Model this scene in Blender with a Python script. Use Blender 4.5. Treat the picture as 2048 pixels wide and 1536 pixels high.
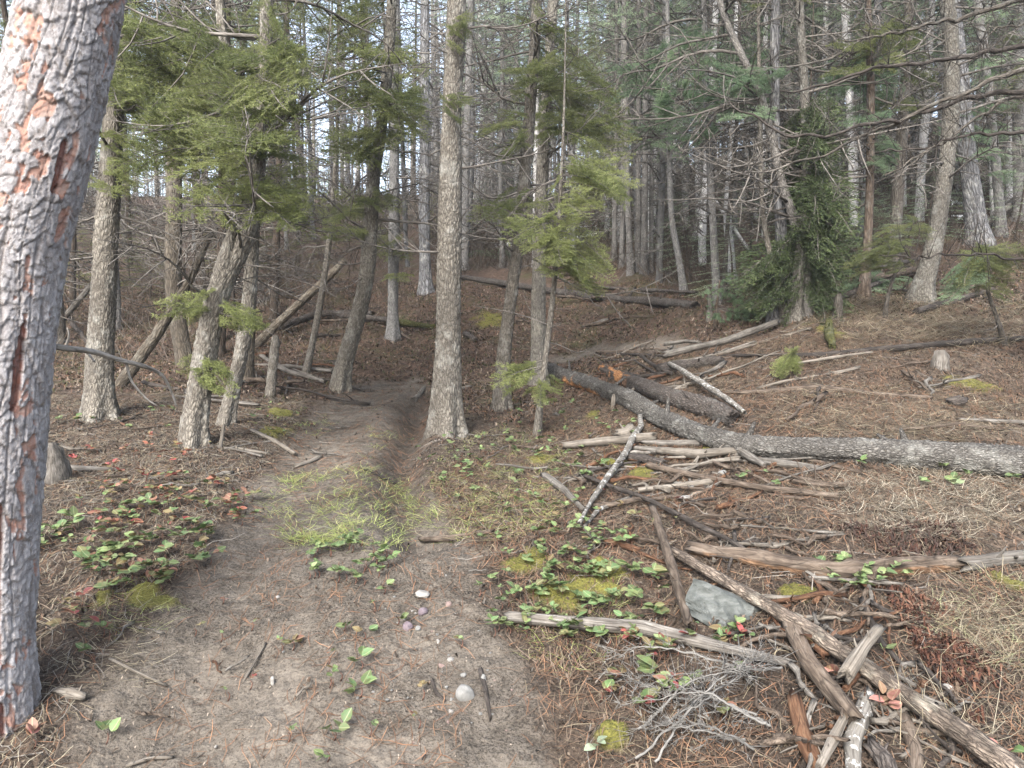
import bpy, math, random
import numpy as np
from mathutils import Vector, Matrix

# ------------------------------------------------------------------ camera, light, exposure
scene = bpy.context.scene
for o in list(bpy.data.objects):
    bpy.data.objects.remove(o)
col = scene.collection
FPX, CAM_Z, PITCH = 1462.0, 1.55, math.radians(3.0)      # focal length in photograph pixels (2048 wide)
cam_data = bpy.data.cameras.new('camera')
cam_data.sensor_width = 36.0
cam_data.lens = 36.0 * FPX / 2048.0
cam_data.clip_start, cam_data.clip_end = 0.05, 600.0
cam = bpy.data.objects.new('camera', cam_data)
col.objects.link(cam)
cam.location = (0, 0, CAM_Z)
cam.rotation_euler = (math.pi / 2 - PITCH, 0, 0)
scene.camera = cam

SUN_EL, SUN_AZ = math.radians(42), math.radians(200)      # azimuth from +Y (north) clockwise: behind the camera
world = bpy.data.worlds.new('World')
scene.world = world
world.use_nodes = True
wn, wl = world.node_tree.nodes, world.node_tree.links
bg = wn['Background']
sky = wn.new('ShaderNodeTexSky')
sky.sky_type = 'NISHITA'
sky.sun_disc = False
sky.sun_elevation, sky.sun_rotation = SUN_EL, SUN_AZ
sky.dust_density, sky.air_density, sky.ozone_density = 4.0, 1.0, 0.6
hs = wn.new('ShaderNodeHueSaturation')                    # thin even cloud: the sky is nearly white
hs.inputs['Saturation'].default_value = 0.68
wl.new(sky.outputs[0], hs.inputs['Color'])
wl.new(hs.outputs[0], bg.inputs['Color'])
bg.inputs['Strength'].default_value = 0.15
sun_data = bpy.data.lights.new('sun', 'SUN')
sun_data.energy, sun_data.angle, sun_data.color = 1.5, math.radians(20), (1.0, 0.99, 0.97)
sun = bpy.data.objects.new('sun', sun_data)
col.objects.link(sun)
sd = Vector((math.sin(SUN_AZ) * math.cos(SUN_EL), math.cos(SUN_AZ) * math.cos(SUN_EL), math.sin(SUN_EL)))
sun.rotation_euler = sd.to_track_quat('Z', 'Y').to_euler()
vs = scene.view_settings
vs.view_transform, vs.look, vs.gamma, vs.exposure = 'Standard', 'None', 1.0, 2.33
vs.use_curve_mapping = False
scene.cycles.max_bounces = 6
scene.cycles.diffuse_bounces = 4
scene.cycles.glossy_bounces = 2
scene.cycles.transparent_max_bounces = 4
scene.cycles.use_denoising = True

# ------------------------------------------------------------------ small helpers
rng = np.random.default_rng(7)
rnd = random.Random(7)

def sstep(a, b, x):
    t = np.clip((x - a) / (b - a), 0, 1)
    return t * t * (3 - 2 * t)

def hash2(ix, iy, s=0):
    h = (ix.astype(np.int64) * 374761393 + iy.astype(np.int64) * 668265263 + s * 2147483647 + 1013904223) & 0xffffffff
    h = ((h ^ (h >> 13)) * 1274126177) & 0xffffffff
    h = ((h ^ (h >> 16)) * 2246822519) & 0xffffffff
    return ((h ^ (h >> 15)) & 0xffffff) / float(0xffffff)

def vnoise(x, y, s=0):
    x, y = np.asarray(x, float), np.asarray(y, float)
    ix, iy = np.floor(x), np.floor(y)
    fx, fy = x - ix, y - iy
    fx, fy = fx * fx * (3 - 2 * fx), fy * fy * (3 - 2 * fy)
    a, b = hash2(ix, iy, s), hash2(ix + 1, iy, s)
    c, d = hash2(ix, iy + 1, s), hash2(ix + 1, iy + 1, s)
    return (a * (1 - fx) + b * fx) * (1 - fy) + (c * (1 - fx) + d * fx) * fy

def fbm(x, y, octs=4, s=0):
    r, a, t = 0.0, 0.5, 0.0
    for k in range(octs):
        r = r + a * vnoise(x * 2 ** k + 17.3 * k, y * 2 ** k - 9.1 * k, s + k)
        t += a
        a *= 0.5
    return r / t

def worley(x, y, s=0, wrap=None):
    """F1, F2, random of the nearest cell, height above the cell's centre; wrap: number of cells round x"""
    ix, iy = np.floor(x), np.floor(y)
    f1 = np.full(x.shape, 9.0); f2 = np.full(x.shape, 9.0); cid = np.zeros(x.shape); off = np.zeros(x.shape)
    for dx in (-1, 0, 1):
        for dy in (-1, 0, 1):
            cx, cy = ix + dx, iy + dy
            hx = np.mod(cx, wrap) if wrap else cx
            px, py = cx + hash2(hx, cy, s), cy + hash2(hx, cy, s + 5)
            d = np.hypot(px - x, py - y)
            m = d < f1
            f2 = np.where(m, f1, np.minimum(f2, d))
            cid = np.where(m, hash2(hx, cy, s + 11), cid); off = np.where(m, y - py, off)
            f1 = np.where(m, d, f1)
    worley.off = off
    return f1, f2, cid

# ------------------------------------------------------------------ terrain
ST_Y = np.array([-8, 0, 1.6, 2.6, 4, 5.5, 7.2, 9, 11, 13, 15, 20, 30, 45, 70, 120.])
ST_L = np.array([-.5, -.35, -.25, -.04, .36, .62, .86, 1.06, 1.36, 1.85, 2.4, 3.9, 6.9, 10.6, 13.5, 15])
ST_C = np.array([-.5, -.35, -.25, -.02, .40, .55, .70, .94, 1.3, 1.9, 2.6, 4.0, 6.9, 10.7, 14.5, 18])
ST_R = np.array([-.5, -.3, -.12, .12, .52, .95, 1.45, 1.95, 2.75, 3.5, 4.2, 6.0, 9.6, 15, 23, 34])
_yy = np.linspace(-8, 120, 2561)
def _smooth(st):
    v = np.interp(_yy, ST_Y, st)
    k = np.hanning(25); k /= k.sum()
    return np.convolve(np.pad(v, 12, mode='edge'), k, mode='valid')
PL, PC, PR = _smooth(ST_L), _smooth(ST_C), _smooth(ST_R)

RUT = None          # filled below: polylines of the worn trail, x,y,width,depth

def base_height(x, y):
    x, y = np.asarray(x, float), np.asarray(y, float)
    u = x / np.maximum(y, 3.0)
    l, c, r = np.interp(y, _yy, PL), np.interp(y, _yy, PC), np.interp(y, _yy, PR)
    wl_ = sstep(0, 1, (-u - 0.05) / 0.55)
    wr_ = sstep(0, 1, (u - 0.02) / 0.50)
    z = c + (l - c) * wl_ + (r - c) * wr_
    return z + (fbm(x * .8, y * .8, 3, 3) - .5) * .12 * sstep(1, 6, y)

def poly_dist(x, y, pts):
    best = np.full(np.shape(x), 1e9); par = np.zeros(np.shape(x))
    n = len(pts) - 1
    for i in range(n):
        ax, ay = pts[i]; bx, by = pts[i + 1]
        dx, dy = bx - ax, by - ay
        t = np.clip(((x - ax) * dx + (y - ay) * dy) / (dx * dx + dy * dy), 0, 1)
        d = np.hypot(x - ax - t * dx, y - ay - t * dy)
        m = d < best
        best = np.where(m, d, best); par = np.where(m, (i + t) / n, par)
    return best, par

def height(x, y):
    z = base_height(x, y)
    if RUT:
        for pts, w, dep in RUT:
            d, _ = poly_dist(x, y, pts)
            z = z - dep * np.exp(-(d / w) ** 2) + dep * .12 * np.exp(-((d - 1.9 * w) / (w * .8)) ** 2)
    return z

CP, SP = math.cos(PITCH), math.sin(PITCH)
def ray(px, py):
    cx, cy = (px - 1024) / FPX, -(py - 768) / FPX
    return np.array([cx, CP + cy * SP, -SP + cy * CP])

def at(px, py, d):
    """world point seen at photograph pixel (px, py) at distance d into the scene"""
    r = ray(px, py)
    return np.array([0, 0, CAM_Z]) + r * (d / r[1])

_ts = np.concatenate([np.linspace(1.0, 12, 700), np.linspace(12.05, 70, 900)])
def G(px, py):
    """where that line of sight meets the ground"""
    r = ray(px, py)
    p = r[None, :] * (_ts / r[1])[:, None]
    dz = CAM_Z + p[:, 2] - height(p[:, 0], p[:, 1])
    k = int(np.argmax(dz < 0)) if (dz < 0).any() else len(_ts) - 1
    if k > 0:
        a, b = dz[k - 1], dz[k]
        t = a / (a - b) if a != b else 0
        y = _ts[k - 1] + (_ts[k] - _ts[k - 1]) * t
    else:
        y = _ts[k]
    x = r[0] / r[1] * y
    return np.array([x, y, float(height(x, y))])

RUT = None
_r1 = [G(a, b)[:2] for a, b in ((842, 1070), (818, 1010), (802, 940), (815, 870), (836, 810), (860, 780))]
_r2 = [G(a, b)[:2] for a, b in ((330, 1536), (430, 1250), (520, 1080), (570, 980), (620, 900), (690, 820), (780, 765), (900, 735), (1100, 702), (1400, 690))]
RUT = [(_r1, .16, .16), (_r2, .30, .05)]

def in_poly(x, y, poly):
    x, y = np.asarray(x), np.asarray(y)
    inside = np.zeros(x.shape, bool)
    n = len(poly)
    for i in range(n):
        x1, y1 = poly[i]; x2, y2 = poly[(i + 1) % n]
        if y1 == y2:
            continue
        c = ((y1 > y) != (y2 > y)) & (x < (x2 - x1) * (y - y1) / (y2 - y1) + x1)
        inside ^= c
    return inside

def wpoly(pxs):
    return [tuple(G(a, b)[:2]) for a, b in pxs]

# ------------------------------------------------------------------ mesh building
def make_mesh(name, V, faces, attrs=None, smooth=True):
    me = bpy.data.meshes.new(name)
    V = np.asarray(V, np.float32)
    me.vertices.add(len(V)); me.vertices.foreach_set('co', V.ravel())
    faces = [np.asarray(f, np.int32) for f in faces if len(f)]
    loops = np.concatenate([f.ravel() for f in faces])
    tot = np.concatenate([np.full(len(f), f.shape[1], np.int32) for f in faces])
    start = np.concatenate([[0], np.cumsum(tot)[:-1]]).astype(np.int32)
    me.loops.add(len(loops)); me.loops.foreach_set('vertex_index', loops)
    me.polygons.add(len(tot)); me.polygons.foreach_set('loop_start', start)
    me.polygons.foreach_set('use_smooth', np.full(len(tot), smooth))
    for k, a in (attrs or {}).items():
        a = np.asarray(a, np.float32)
        if a.ndim == 1:
            me.attributes.new(k, 'FLOAT', 'POINT').data.foreach_set('value', a)
        elif a.shape[1] == 3:
            me.attributes.new(k, 'FLOAT_VECTOR', 'POINT').data.foreach_set('vector', a.ravel())
        else:
            me.attributes.new(k, 'FLOAT_COLOR', 'POINT').data.foreach_set('color', a.ravel())
    me.update(calc_edges=True)
    return me

class MB:
    """collects pieces of geometry for ONE mesh object; every piece carries 'rest' (bark space) and 'tint'; mi = material slot"""
    def __init__(s):
        s.V, s.F, s.R, s.C, s.n = [], [], [], [], 0
    def add(s, V, tris=None, quads=None, rest=None, colr=None, mi=0):
        V = np.asarray(V, float)
        s.V.append(V)
        s.R.append(V if rest is None else rest)
        c = np.ones((len(V), 4))
        if colr is not None:
            colr = np.asarray(colr, float)
            c[:, :3] = colr[..., :3] if colr.ndim > 1 else colr[None, :3]
        s.C.append(c)
        for f in (tris, quads):
            if f is not None and len(f): s.F.append((np.asarray(f) + s.n, mi))
        s.n += len(V)
    def mesh(s, name, mats=(), smooth=True, **extra):
        me = make_mesh(name, np.concatenate(s.V), [f for f, _ in s.F], {'rest': np.concatenate(s.R), 'tint': np.concatenate(s.C), **extra}, smooth)
        for m in mats: me.materials.append(m)
        if len(mats) > 1:
            me.polygons.foreach_set('material_index', np.concatenate([np.full(len(f), mi, np.int32) for f, mi in s.F]))
        return me

def link(name, me, mat=None, parent=None, M=None):
    o = bpy.data.objects.new(name, me)
    col.objects.link(o)
    if me is not None and mat is not None and len(me.materials) == 0:
        me.materials.append(mat)
    if parent is not None:
        o.parent = parent
    if M is not None:
        o.matrix_basis = M
    return o

def tag(o, label=None, cat=None, group=None, kind=None):
    if label: o['label'] = label
    if cat: o['category'] = cat
    if group: o['group'] = group
    if kind: o['kind'] = kind
    return o

def empty(name, loc, label, cat, group=None):
    o = bpy.data.objects.new(name, None)
    o.empty_display_size = .1
    col.objects.link(o)
    o.location = [float(v) for v in loc]
    return tag(o, label, cat, group)

def catmull(P, n):
    P = np.asarray(P, float)
    if len(P) == 2:
        t = np.linspace(0, 1, n)[:, None]
        return P[0] * (1 - t) + P[1] * t
    Q = np.vstack([2 * P[0] - P[1], P, 2 * P[-1] - P[-2]])
    L = np.concatenate([[0], np.cumsum(np.linalg.norm(np.diff(P[:, :3], axis=0), axis=1))])
    s = np.linspace(0, L[-1], n)
    k = np.clip(np.searchsorted(L, s, side='right') - 1, 0, len(P) - 2)
    t = ((s - L[k]) / np.maximum(L[k + 1] - L[k], 1e-9))[:, None]
    p0, p1, p2, p3 = Q[k], Q[k + 1], Q[k + 2], Q[k + 3]
    return .5 * (2 * p1 + (p2 - p0) * t + (2 * p0 - 5 * p1 + 4 * p2 - p3) * t ** 2 + (3 * p1 - p0 - 3 * p2 + p3) * t ** 3)

def frames(C):
    T = np.gradient(C, axis=0)
    T /= np.maximum(np.linalg.norm(T, axis=1, keepdims=True), 1e-9)
    N = np.zeros_like(C)
    a = np.array([1., 0, 0]) if abs(T[0][0]) < .9 else np.array([0, 1., 0])
    v = a - T[0] * a.dot(T[0]); v /= np.linalg.norm(v)
    for i in range(len(C)):
        v = v - T[i] * v.dot(T[i]); v /= max(np.linalg.norm(v), 1e-9)
        N[i] = v
    return T, N, np.cross(T, N)

def tube(P, R, n=8, seg=None, disp=None, cap=True, v0=0.0, pinch=True):
    """skin a curve. P points, R radii, disp(theta, v, r) -> radius offset. returns V, quads, tris, rest, theta, v"""
    P = np.asarray(P, float)
    L = np.linalg.norm(np.diff(P, axis=0), axis=1).sum()
    m = seg or max(len(P), int(L / .08) + 2)
    PR_ = np.column_stack([P, R])
    C4 = catmull(PR_, m)
    C, r = C4[:, :3], np.maximum(C4[:, 3], 1e-4)
    T, N, B = frames(C)
    v = v0 + np.concatenate([[0], np.cumsum(np.linalg.norm(np.diff(C, axis=0), axis=1))])
    th = np.linspace(0, 2 * math.pi, n, endpoint=False)
    TH, VV = np.meshgrid(th, v)
    RR = np.repeat(r[:, None], n, 1)
    if disp is not None:
        RR = RR + disp(TH, VV, RR)
    V = C[:, None, :] + RR[..., None] * (np.cos(TH)[..., None] * N[:, None, :] + np.sin(TH)[..., None] * B[:, None, :])
    rest = np.stack([np.cos(TH) * r[:, None], np.sin(TH) * r[:, None], VV], -1).reshape(-1, 3)
    V = V.reshape(-1, 3)
    i = np.arange(m - 1)[:, None] * n; j = np.arange(n)[None, :]; j2 = (j + 1) % n
    quads = np.stack([i + j, i + j2, i + n + j2, i + n + j], -1).reshape(-1, 4)
    tris = None
    if cap:
        V = np.vstack([V, C[0], C[-1]])
        rest = np.vstack([rest, [[0, 0, v[0]], [0, 0, v[-1]]]])
        a, b = m * n, m * n + 1
        k = np.arange(n); k2 = (k + 1) % n
        tris = np.vstack([np.stack([np.full(n, a), k2, k], -1), np.stack([np.full(n, b), (m - 1) * n + k, (m - 1) * n + k2], -1)])
    return V, quads, tris, rest, TH, VV

def add_tube(mb, P, R, n=8, seg=None, disp=None, cap=True, colr=None, v0=0.0, mi=0):
    V, q, t, rest, TH, VV = tube(P, R, n, seg, disp, cap, v0)
    mb.add(V, t, q, rest, colr, mi)

def align(b, t, roll=0.0, scale=None):
    """matrix that lays a prototype made along +X of length 1 from b to t"""
    b, t = Vector(b), Vector(t)
    X = (t - b); L = X.length; X.normalize()
    Z = Vector((0, 0, 1)); Z = Z - X * Z.dot(X)
    if Z.length < 1e-3: Z = Vector((0, 1, 0))
    Z.normalize(); Y = Z.cross(X)
    M = Matrix((X, Y, Z)).transposed()
    M = M @ Matrix.Rotation(roll, 3, 'X')
    s = L if scale is None else scale
    return Matrix.Translation(b) @ (M * s).to_4x4()
# ------------------------------------------------------------------ materials
class NT:
    def __init__(s, name):
        s.m = bpy.data.materials.new(name); s.m.use_nodes = True
        s.n, s.l = s.m.node_tree.nodes, s.m.node_tree.links
        s.b = s.n['Principled BSDF']; s.out = s.n['Material Output']
        s.b.inputs['Roughness'].default_value = .9
        s.b.inputs['Specular IOR Level'].default_value = .2
    def attr(s, name, out='Vector'):
        a = s.n.new('ShaderNodeAttribute'); a.attribute_name = name
        return a.outputs[out]
    def mapping(s, src, scale, loc=(0, 0, 0)):
        m = s.n.new('ShaderNodeMapping'); m.inputs['Scale'].default_value = scale; m.inputs['Location'].default_value = loc
        s.l.new(src, m.inputs['Vector']); return m.outputs[0]
    def noise(s, src, scale, detail=4, rough=.6, dist=0.0):
        t = s.n.new('ShaderNodeTexNoise'); t.inputs['Scale'].default_value = scale
        t.inputs['Detail'].default_value = detail; t.inputs['Roughness'].default_value = rough
        t.inputs['Distortion'].default_value = dist
        s.l.new(src, t.inputs['Vector']); return t.outputs['Fac']
    def voro(s, src, scale, feature='DISTANCE_TO_EDGE', out='Distance', rand=1.0):
        t = s.n.new('ShaderNodeTexVoronoi'); t.feature = feature; t.inputs['Scale'].default_value = scale
        t.inputs['Randomness'].default_value = rand
        s.l.new(src, t.inputs['Vector']); return t.outputs[out]
    def ramp(s, src, stops, interp='LINEAR'):
        r = s.n.new('ShaderNodeValToRGB'); r.color_ramp.interpolation = interp
        e = r.color_ramp.elements
        while len(e) < len(stops): e.new(.5)
        for k, (p, c) in enumerate(stops):
            e[k].position = p; e[k].color = (*c, 1) if len(c) == 3 else c
        s.l.new(src, r.inputs['Fac']); return r.outputs[0]
    def mix(s, fac, a, b, mode='MIX'):
        m = s.n.new('ShaderNodeMix'); m.data_type = 'RGBA'; m.blend_type = mode
        for k, v in ((0, fac), (6, a), (7, b)):
            if isinstance(v, (int, float)): m.inputs[k].default_value = v
            elif isinstance(v, (tuple, list)): m.inputs[k].default_value = (*v, 1) if len(v) == 3 else v
            else: s.l.new(v, m.inputs[k])
        return m.outputs[2]
    def math(s, op, a, b=None):
        m = s.n.new('ShaderNodeMath'); m.operation = op
        for k, v in ((0, a), (1, b)):
            if v is None: continue
            if isinstance(v, (int, float)): m.inputs[k].default_value = v
            else: s.l.new(v, m.inputs[k])
        return m.outputs[0]
    def bump(s, h, strength=.5, dist=.01, prev=None):
        b = s.n.new('ShaderNodeBump'); b.inputs['Strength'].default_value = strength; b.inputs['Distance'].default_value = dist
        s.l.new(h, b.inputs['Height'])
        if prev is not None: s.l.new(prev, b.inputs['Normal'])
        return b.outputs[0]
    def done(s, colr, normal=None, rough=None):
        if isinstance(colr, tuple): s.b.inputs['Base Color'].default_value = (*colr, 1)
        else: s.l.new(colr, s.b.inputs['Base Color'])
        if normal is not None: s.l.new(normal, s.b.inputs['Normal'])
        if rough is not None: s.b.inputs['Roughness'].default_value = rough
        return s.m

def bark_mat(name, dark, mid, light, sx=28., sz=7., lichen=None, bump=.9, bd=.012, k=.64):
    dark, mid, light = (tuple(v * k for v in c) for c in (dark, mid, light))
    t = NT(name)
    r = t.attr('rest')
    oi = t.n.new('ShaderNodeObjectInfo')
    mp = t.mapping(r, (sx, sx, sz))
    wob = t.noise(mp, .8, 3)
    vm = t.n.new('ShaderNodeVectorMath'); vm.operation = 'ADD'
    sc = t.n.new('ShaderNodeVectorMath'); sc.operation = 'SCALE'; sc.inputs['Scale'].default_value = 1.6
    nz = t.n.new('ShaderNodeTexNoise'); nz.inputs['Scale'].default_value = .9; t.l.new(mp, nz.inputs['Vector'])
    t.l.new(nz.outputs['Color'], sc.inputs[0]); t.l.new(mp, vm.inputs[0]); t.l.new(sc.outputs[0], vm.inputs[1])
    e = t.voro(vm.outputs[0], 1.0)
    fine = t.noise(t.mapping(r, (sx * 3, sx * 3, sz * 4)), 1.0, 5, .7)
    big = t.noise(t.mapping(r, (3, 3, 1.1)), 1.0, 3)
    c1 = t.ramp(e, [(0, dark), (.10, mid), (.45, light)])
    c2 = t.mix(t.ramp(fine, [(.35, (0, 0, 0)), (.7, (1, 1, 1))]), t.mix(.45, c1, dark), c1)
    c3 = t.mix(t.ramp(big, [(.35, (0, 0, 0)), (.65, (1, 1, 1))]), t.mix(.5, c2, dark), c2)
    c3 = t.mix(t.math('MULTIPLY', t.ramp(t.noise(r, 6., 5, .7), [(.52, (0, 0, 0)), (.68, (1, 1, 1))]), .5), c3, tuple(min(1, v * 1.15) for v in (light[1], light[1], light[1] * .92)))
    if lichen:
        lm = t.ramp(t.noise(r, 9., 4, .7), [(.56, (0, 0, 0)), (.66, (1, 1, 1))])
        c3 = t.mix(lm, c3, lichen)
    var = t.math('ADD', t.math('MULTIPLY', oi.outputs['Random'], .35), .82)
    hv = t.n.new('ShaderNodeHueSaturation'); t.l.new(c3, hv.inputs['Color']); t.l.new(var, hv.inputs['Value'])
    h = t.math('ADD', t.math('MULTIPLY', t.math('MINIMUM', e, .35), 2.2), t.math('MULTIPLY', fine, .5))
    return t.done(t.mix(1.0, hv.outputs[0], t.attr('tint', 'Color'), 'MULTIPLY'), t.bump(h, bump, bd))

M = {}
M['fir'] = bark_mat('fir_bark', (.075, .066, .056), (.265, .242, .205), (.43, .40, .345), 46, 16)
M['fir_grey'] = bark_mat('grey_fir_bark', (.085, .082, .08), (.235, .23, .222), (.35, .348, .342), 44, 14, k=.88)
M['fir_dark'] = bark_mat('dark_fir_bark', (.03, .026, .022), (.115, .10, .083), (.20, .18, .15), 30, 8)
M['furrow'] = bark_mat('furrowed_grey_bark', (.04, .04, .042), (.20, .20, .205), (.34, .345, .36), 26, 5, bump=1.0, bd=.02, k=.95)
M['pale'] = bark_mat('pale_bark', (.18, .175, .175), (.42, .42, .42), (.58, .585, .59), 22, 14, bump=.4, k=1.0)
M['brown'] = bark_mat('brown_bark', (.035, .026, .02), (.12, .092, .07), (.21, .165, .13), 30, 7)
M['log'] = bark_mat('log_bark', (.03, .028, .026), (.135, .126, .113), (.29, .278, .258), 80, 30, bump=1.0, bd=.012, k=.92)
M['log_dark'] = bark_mat('dark_log_bark', (.025, .021, .019), (.08, .068, .06), (.165, .145, .128), 60, 20, k=.95)
M['moss_bark'] = bark_mat('mossy_bark', (.03, .035, .012), (.10, .10, .03), (.22, .20, .05), 40, 24)

def wood_mat(name, dark, mid, light, sx=110., sz=2.5, lichen=None, k=.46):
    dark, mid, light = (tuple(v * k for v in c) for c in (dark, mid, light))
    if lichen: lichen = tuple(v * .8 for v in lichen)
    t = NT(name)
    r = t.attr('rest')
    g = t.noise(t.mapping(r, (sx, sx, sz)), 1.0, 5, .65, .6)
    big = t.noise(r, 7., 4, .6)
    oi = t.n.new('ShaderNodeObjectInfo')
    c = t.ramp(g, [(.30, dark), (.48, mid), (.68, light)])
    ck = t.voro(t.mapping(r, (sx * .55, sx * .55, sz * .8)), 1.0)
    c = t.mix(t.math('MULTIPLY', t.ramp(ck, [(.0, (1, 1, 1)), (.05, (0, 0, 0))]), t.ramp(big, [(.35, (0, 0, 0)), (.6, (1, 1, 1))])), c, tuple(v * .6 for v in dark))
    c = t.mix(t.ramp(big, [(.42, (0, 0, 0)), (.62, (1, 1, 1))]), c, t.mix(.55, c, dark))
    if lichen:
        c = t.mix(t.ramp(t.noise(r, 30., 3, .7), [(.55, (0, 0, 0)), (.62, (1, 1, 1))]), c, lichen)
    hv = t.n.new('ShaderNodeHueSaturation'); t.l.new(c, hv.inputs['Color'])
    t.l.new(t.math('ADD', t.math('MULTIPLY', oi.outputs['Random'], .4), .8), hv.inputs['Value'])
    return t.done(t.mix(1.0, hv.outputs[0], t.attr('tint', 'Color'), 'MULTIPLY'), t.bump(t.math('ADD', g, t.math('MULTIPLY', t.math('MINIMUM', ck, .08), 4.0)), .9, .006))
M['wood'] = wood_mat('weathered_wood', (.07, .061, .052), (.22, .20, .175), (.39, .37, .34))
M['wood_pale'] = wood_mat('bleached_wood', (.11, .094, .076), (.24, .212, .178), (.36, .33, .29))
M['wood_brown'] = wood_mat('brown_stick_bark', (.04, .03, .023), (.15, .115, .088), (.28, .23, .185), 50, 8)
M['wood_dark'] = wood_mat('dark_stick_bark', (.02, .017, .015), (.075, .063, .055), (.16, .14, .125), 50, 8)
M['wood_red'] = wood_mat('rotten_red_wood', (.05, .025, .015), (.15, .075, .042), (.27, .16, .095), 50, 6)
M['wood_lichen'] = wood_mat('lichened_wood', (.10, .09, .08), (.22, .205, .18), (.32, .305, .28), 50, 6, (.38, .38, .365))
M['brush'] = wood_mat('pale_brush_twig', (.2, .19, .175), (.33, .32, .30), (.45, .43, .40), 50, 6, None, .42)
M['twig'] = wood_mat('twig_bark', (.05, .045, .04), (.16, .145, .13), (.27, .255, .235), 40, 10, None, .68)
M['twig_pale'] = wood_mat('pale_twig_bark', (.14, .125, .11), (.30, .28, .25), (.46, .44, .41), 40, 10, None, .65)

def foliage_mat(name, c0, c1, c2, trans=.35):
    t = NT(name)
    oi = t.n.new('ShaderNodeObjectInfo')
    tc = t.n.new('ShaderNodeTexCoord')
    f = t.math('ADD', t.math('MULTIPLY', t.noise(tc.outputs['Object'], 3.0, 2), .7), t.math('MULTIPLY', oi.outputs['Random'], .3))
    c = t.ramp(f, [(.3, c0), (.5, c1), (.72, c2)])
    c = t.mix(1.0, c, t.attr('tint', 'Color'), 'MULTIPLY')
    t.l.new(c, t.b.inputs['Base Color'])
    t.b.inputs['Roughness'].default_value = .6
    tr = t.n.new('ShaderNodeBsdfTranslucent'); t.l.new(c, tr.inputs['Color'])
    mx = t.n.new('ShaderNodeMixShader'); mx.inputs[0].default_value = trans
    t.l.new(t.b.outputs[0], mx.inputs[1]); t.l.new(tr.outputs[0], mx.inputs[2]); t.l.new(mx.outputs[0], t.out.inputs['Surface'])
    return t.m
M['needle_bright'] = foliage_mat('young_fir_needles', (.12, .145, .052), (.185, .212, .078), (.26, .29, .12), .45)
M['needle'] = foliage_mat('fir_needles', (.092, .112, .044), (.148, .17, .066), (.215, .238, .10), .5)
M['needle_blue'] = foliage_mat('pine_needles', (.10, .155, .09), (.16, .23, .135), (.23, .31, .185), .5)
M['needle_cedar'] = foliage_mat('cedar_scales', (.03, .044, .018), (.052, .074, .03), (.085, .112, .045), .2)
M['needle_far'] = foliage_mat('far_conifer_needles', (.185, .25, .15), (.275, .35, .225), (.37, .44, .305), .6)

def tint_mat(name, rough=.9, trans=0.0, spec=.15, mul=.5):
    """colour comes from the piece's own tint"""
    t = NT(name)
    c = t.mix(1.0, t.attr('tint', 'Color'), (mul, mul, mul), 'MULTIPLY')
    t.l.new(c, t.b.inputs['Base Color']); t.b.inputs['Roughness'].default_value = rough
    t.b.inputs['Specular IOR Level'].default_value = spec
    if trans:
        tr = t.n.new('ShaderNodeBsdfTranslucent'); t.l.new(c, tr.inputs['Color'])
        mx = t.n.new('ShaderNodeMixShader'); mx.inputs[0].default_value = trans
        t.l.new(t.b.outputs[0], mx.inputs[1]); t.l.new(tr.outputs[0], mx.inputs[2]); t.l.new(mx.outputs[0], t.out.inputs['Surface'])
    return t.m
M['litter'] = tint_mat('fallen_needles')
M['bark_far'] = tint_mat('far_bark', mul=1.0)
M['grass'] = tint_mat('grass_blades', .7, .3, mul=.78)
M['chips'] = tint_mat('rotten_wood_chips')
M['snow'] = NT('snow').done((.8, .82, .85), None, .7)

def leaf_mat(name):
    t = NT(name)
    oi = t.n.new('ShaderNodeObjectInfo')
    tc = t.n.new('ShaderNodeTexCoord')
    r = t.attr('rest')                                    # x along the leaf, y across
    sx = t.n.new('ShaderNodeSeparateXYZ'); t.l.new(r, sx.inputs[0])
    mid = t.math('ABSOLUTE', sx.outputs[1])
    vein = t.ramp(mid, [(0.0, (1, 1, 1)), (.05, (0, 0, 0))])
    n = t.noise(r, 4., 4, .7)
    c = t.mix(t.ramp(n, [(.45, (0, 0, 0)), (.7, (1, 1, 1))]), oi.outputs['Color'], t.mix(.5, oi.outputs['Color'], (.16, .10, .05)))
    c = t.mix(1.0, t.mix(t.math('MULTIPLY', vein, .35), c, (.45, .48, .28)), (.82, .82, .82), 'MULTIPLY')
    t.l.new(c, t.b.inputs['Base Color'])
    t.b.inputs['Roughness'].default_value = .55; t.b.inputs['Specular IOR Level'].default_value = .28
    tr = t.n.new('ShaderNodeBsdfTranslucent'); t.l.new(c, tr.inputs['Color'])
    mx = t.n.new('ShaderNodeMixShader'); mx.inputs[0].default_value = .2
    t.l.new(t.b.outputs[0], mx.inputs[1]); t.l.new(tr.outputs[0], mx.inputs[2]); t.l.new(mx.outputs[0], t.out.inputs['Surface'])
    return t.m
M['leaf'] = leaf_mat('leaflet')

def stone_mat(name, c0, c1, c2, scale=14., strata=False):
    c0, c1, c2 = (tuple(v * .58 for v in c) for c in (c0, c1, c2))
    t = NT(name)
    tc = t.n.new('ShaderNodeTexCoord')
    p = t.mapping(tc.outputs['Object'], (1, 1, 2.2) if strata else (1, 1, 1))
    a = t.noise(p, scale, 6, .65, .4); b = t.noise(p, scale * 6, 4, .7)
    c = t.ramp(a, [(.3, c0), (.5, c1), (.7, c2)])
    c = t.mix(t.math('MULTIPLY', b, .35), c, c0)
    h = t.math('ADD', a, t.math('MULTIPLY', b, .35))
    return t.done(c, t.bump(h, .6, .01), .8)
M['stone_green'] = stone_mat('slate_green_stone', (.05, .056, .053), (.115, .125, .119), (.215, .228, .22), 14, True)
M['stone_grey'] = stone_mat('grey_stone', (.15, .15, .145), (.25, .25, .24), (.35, .345, .33), 18)
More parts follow.
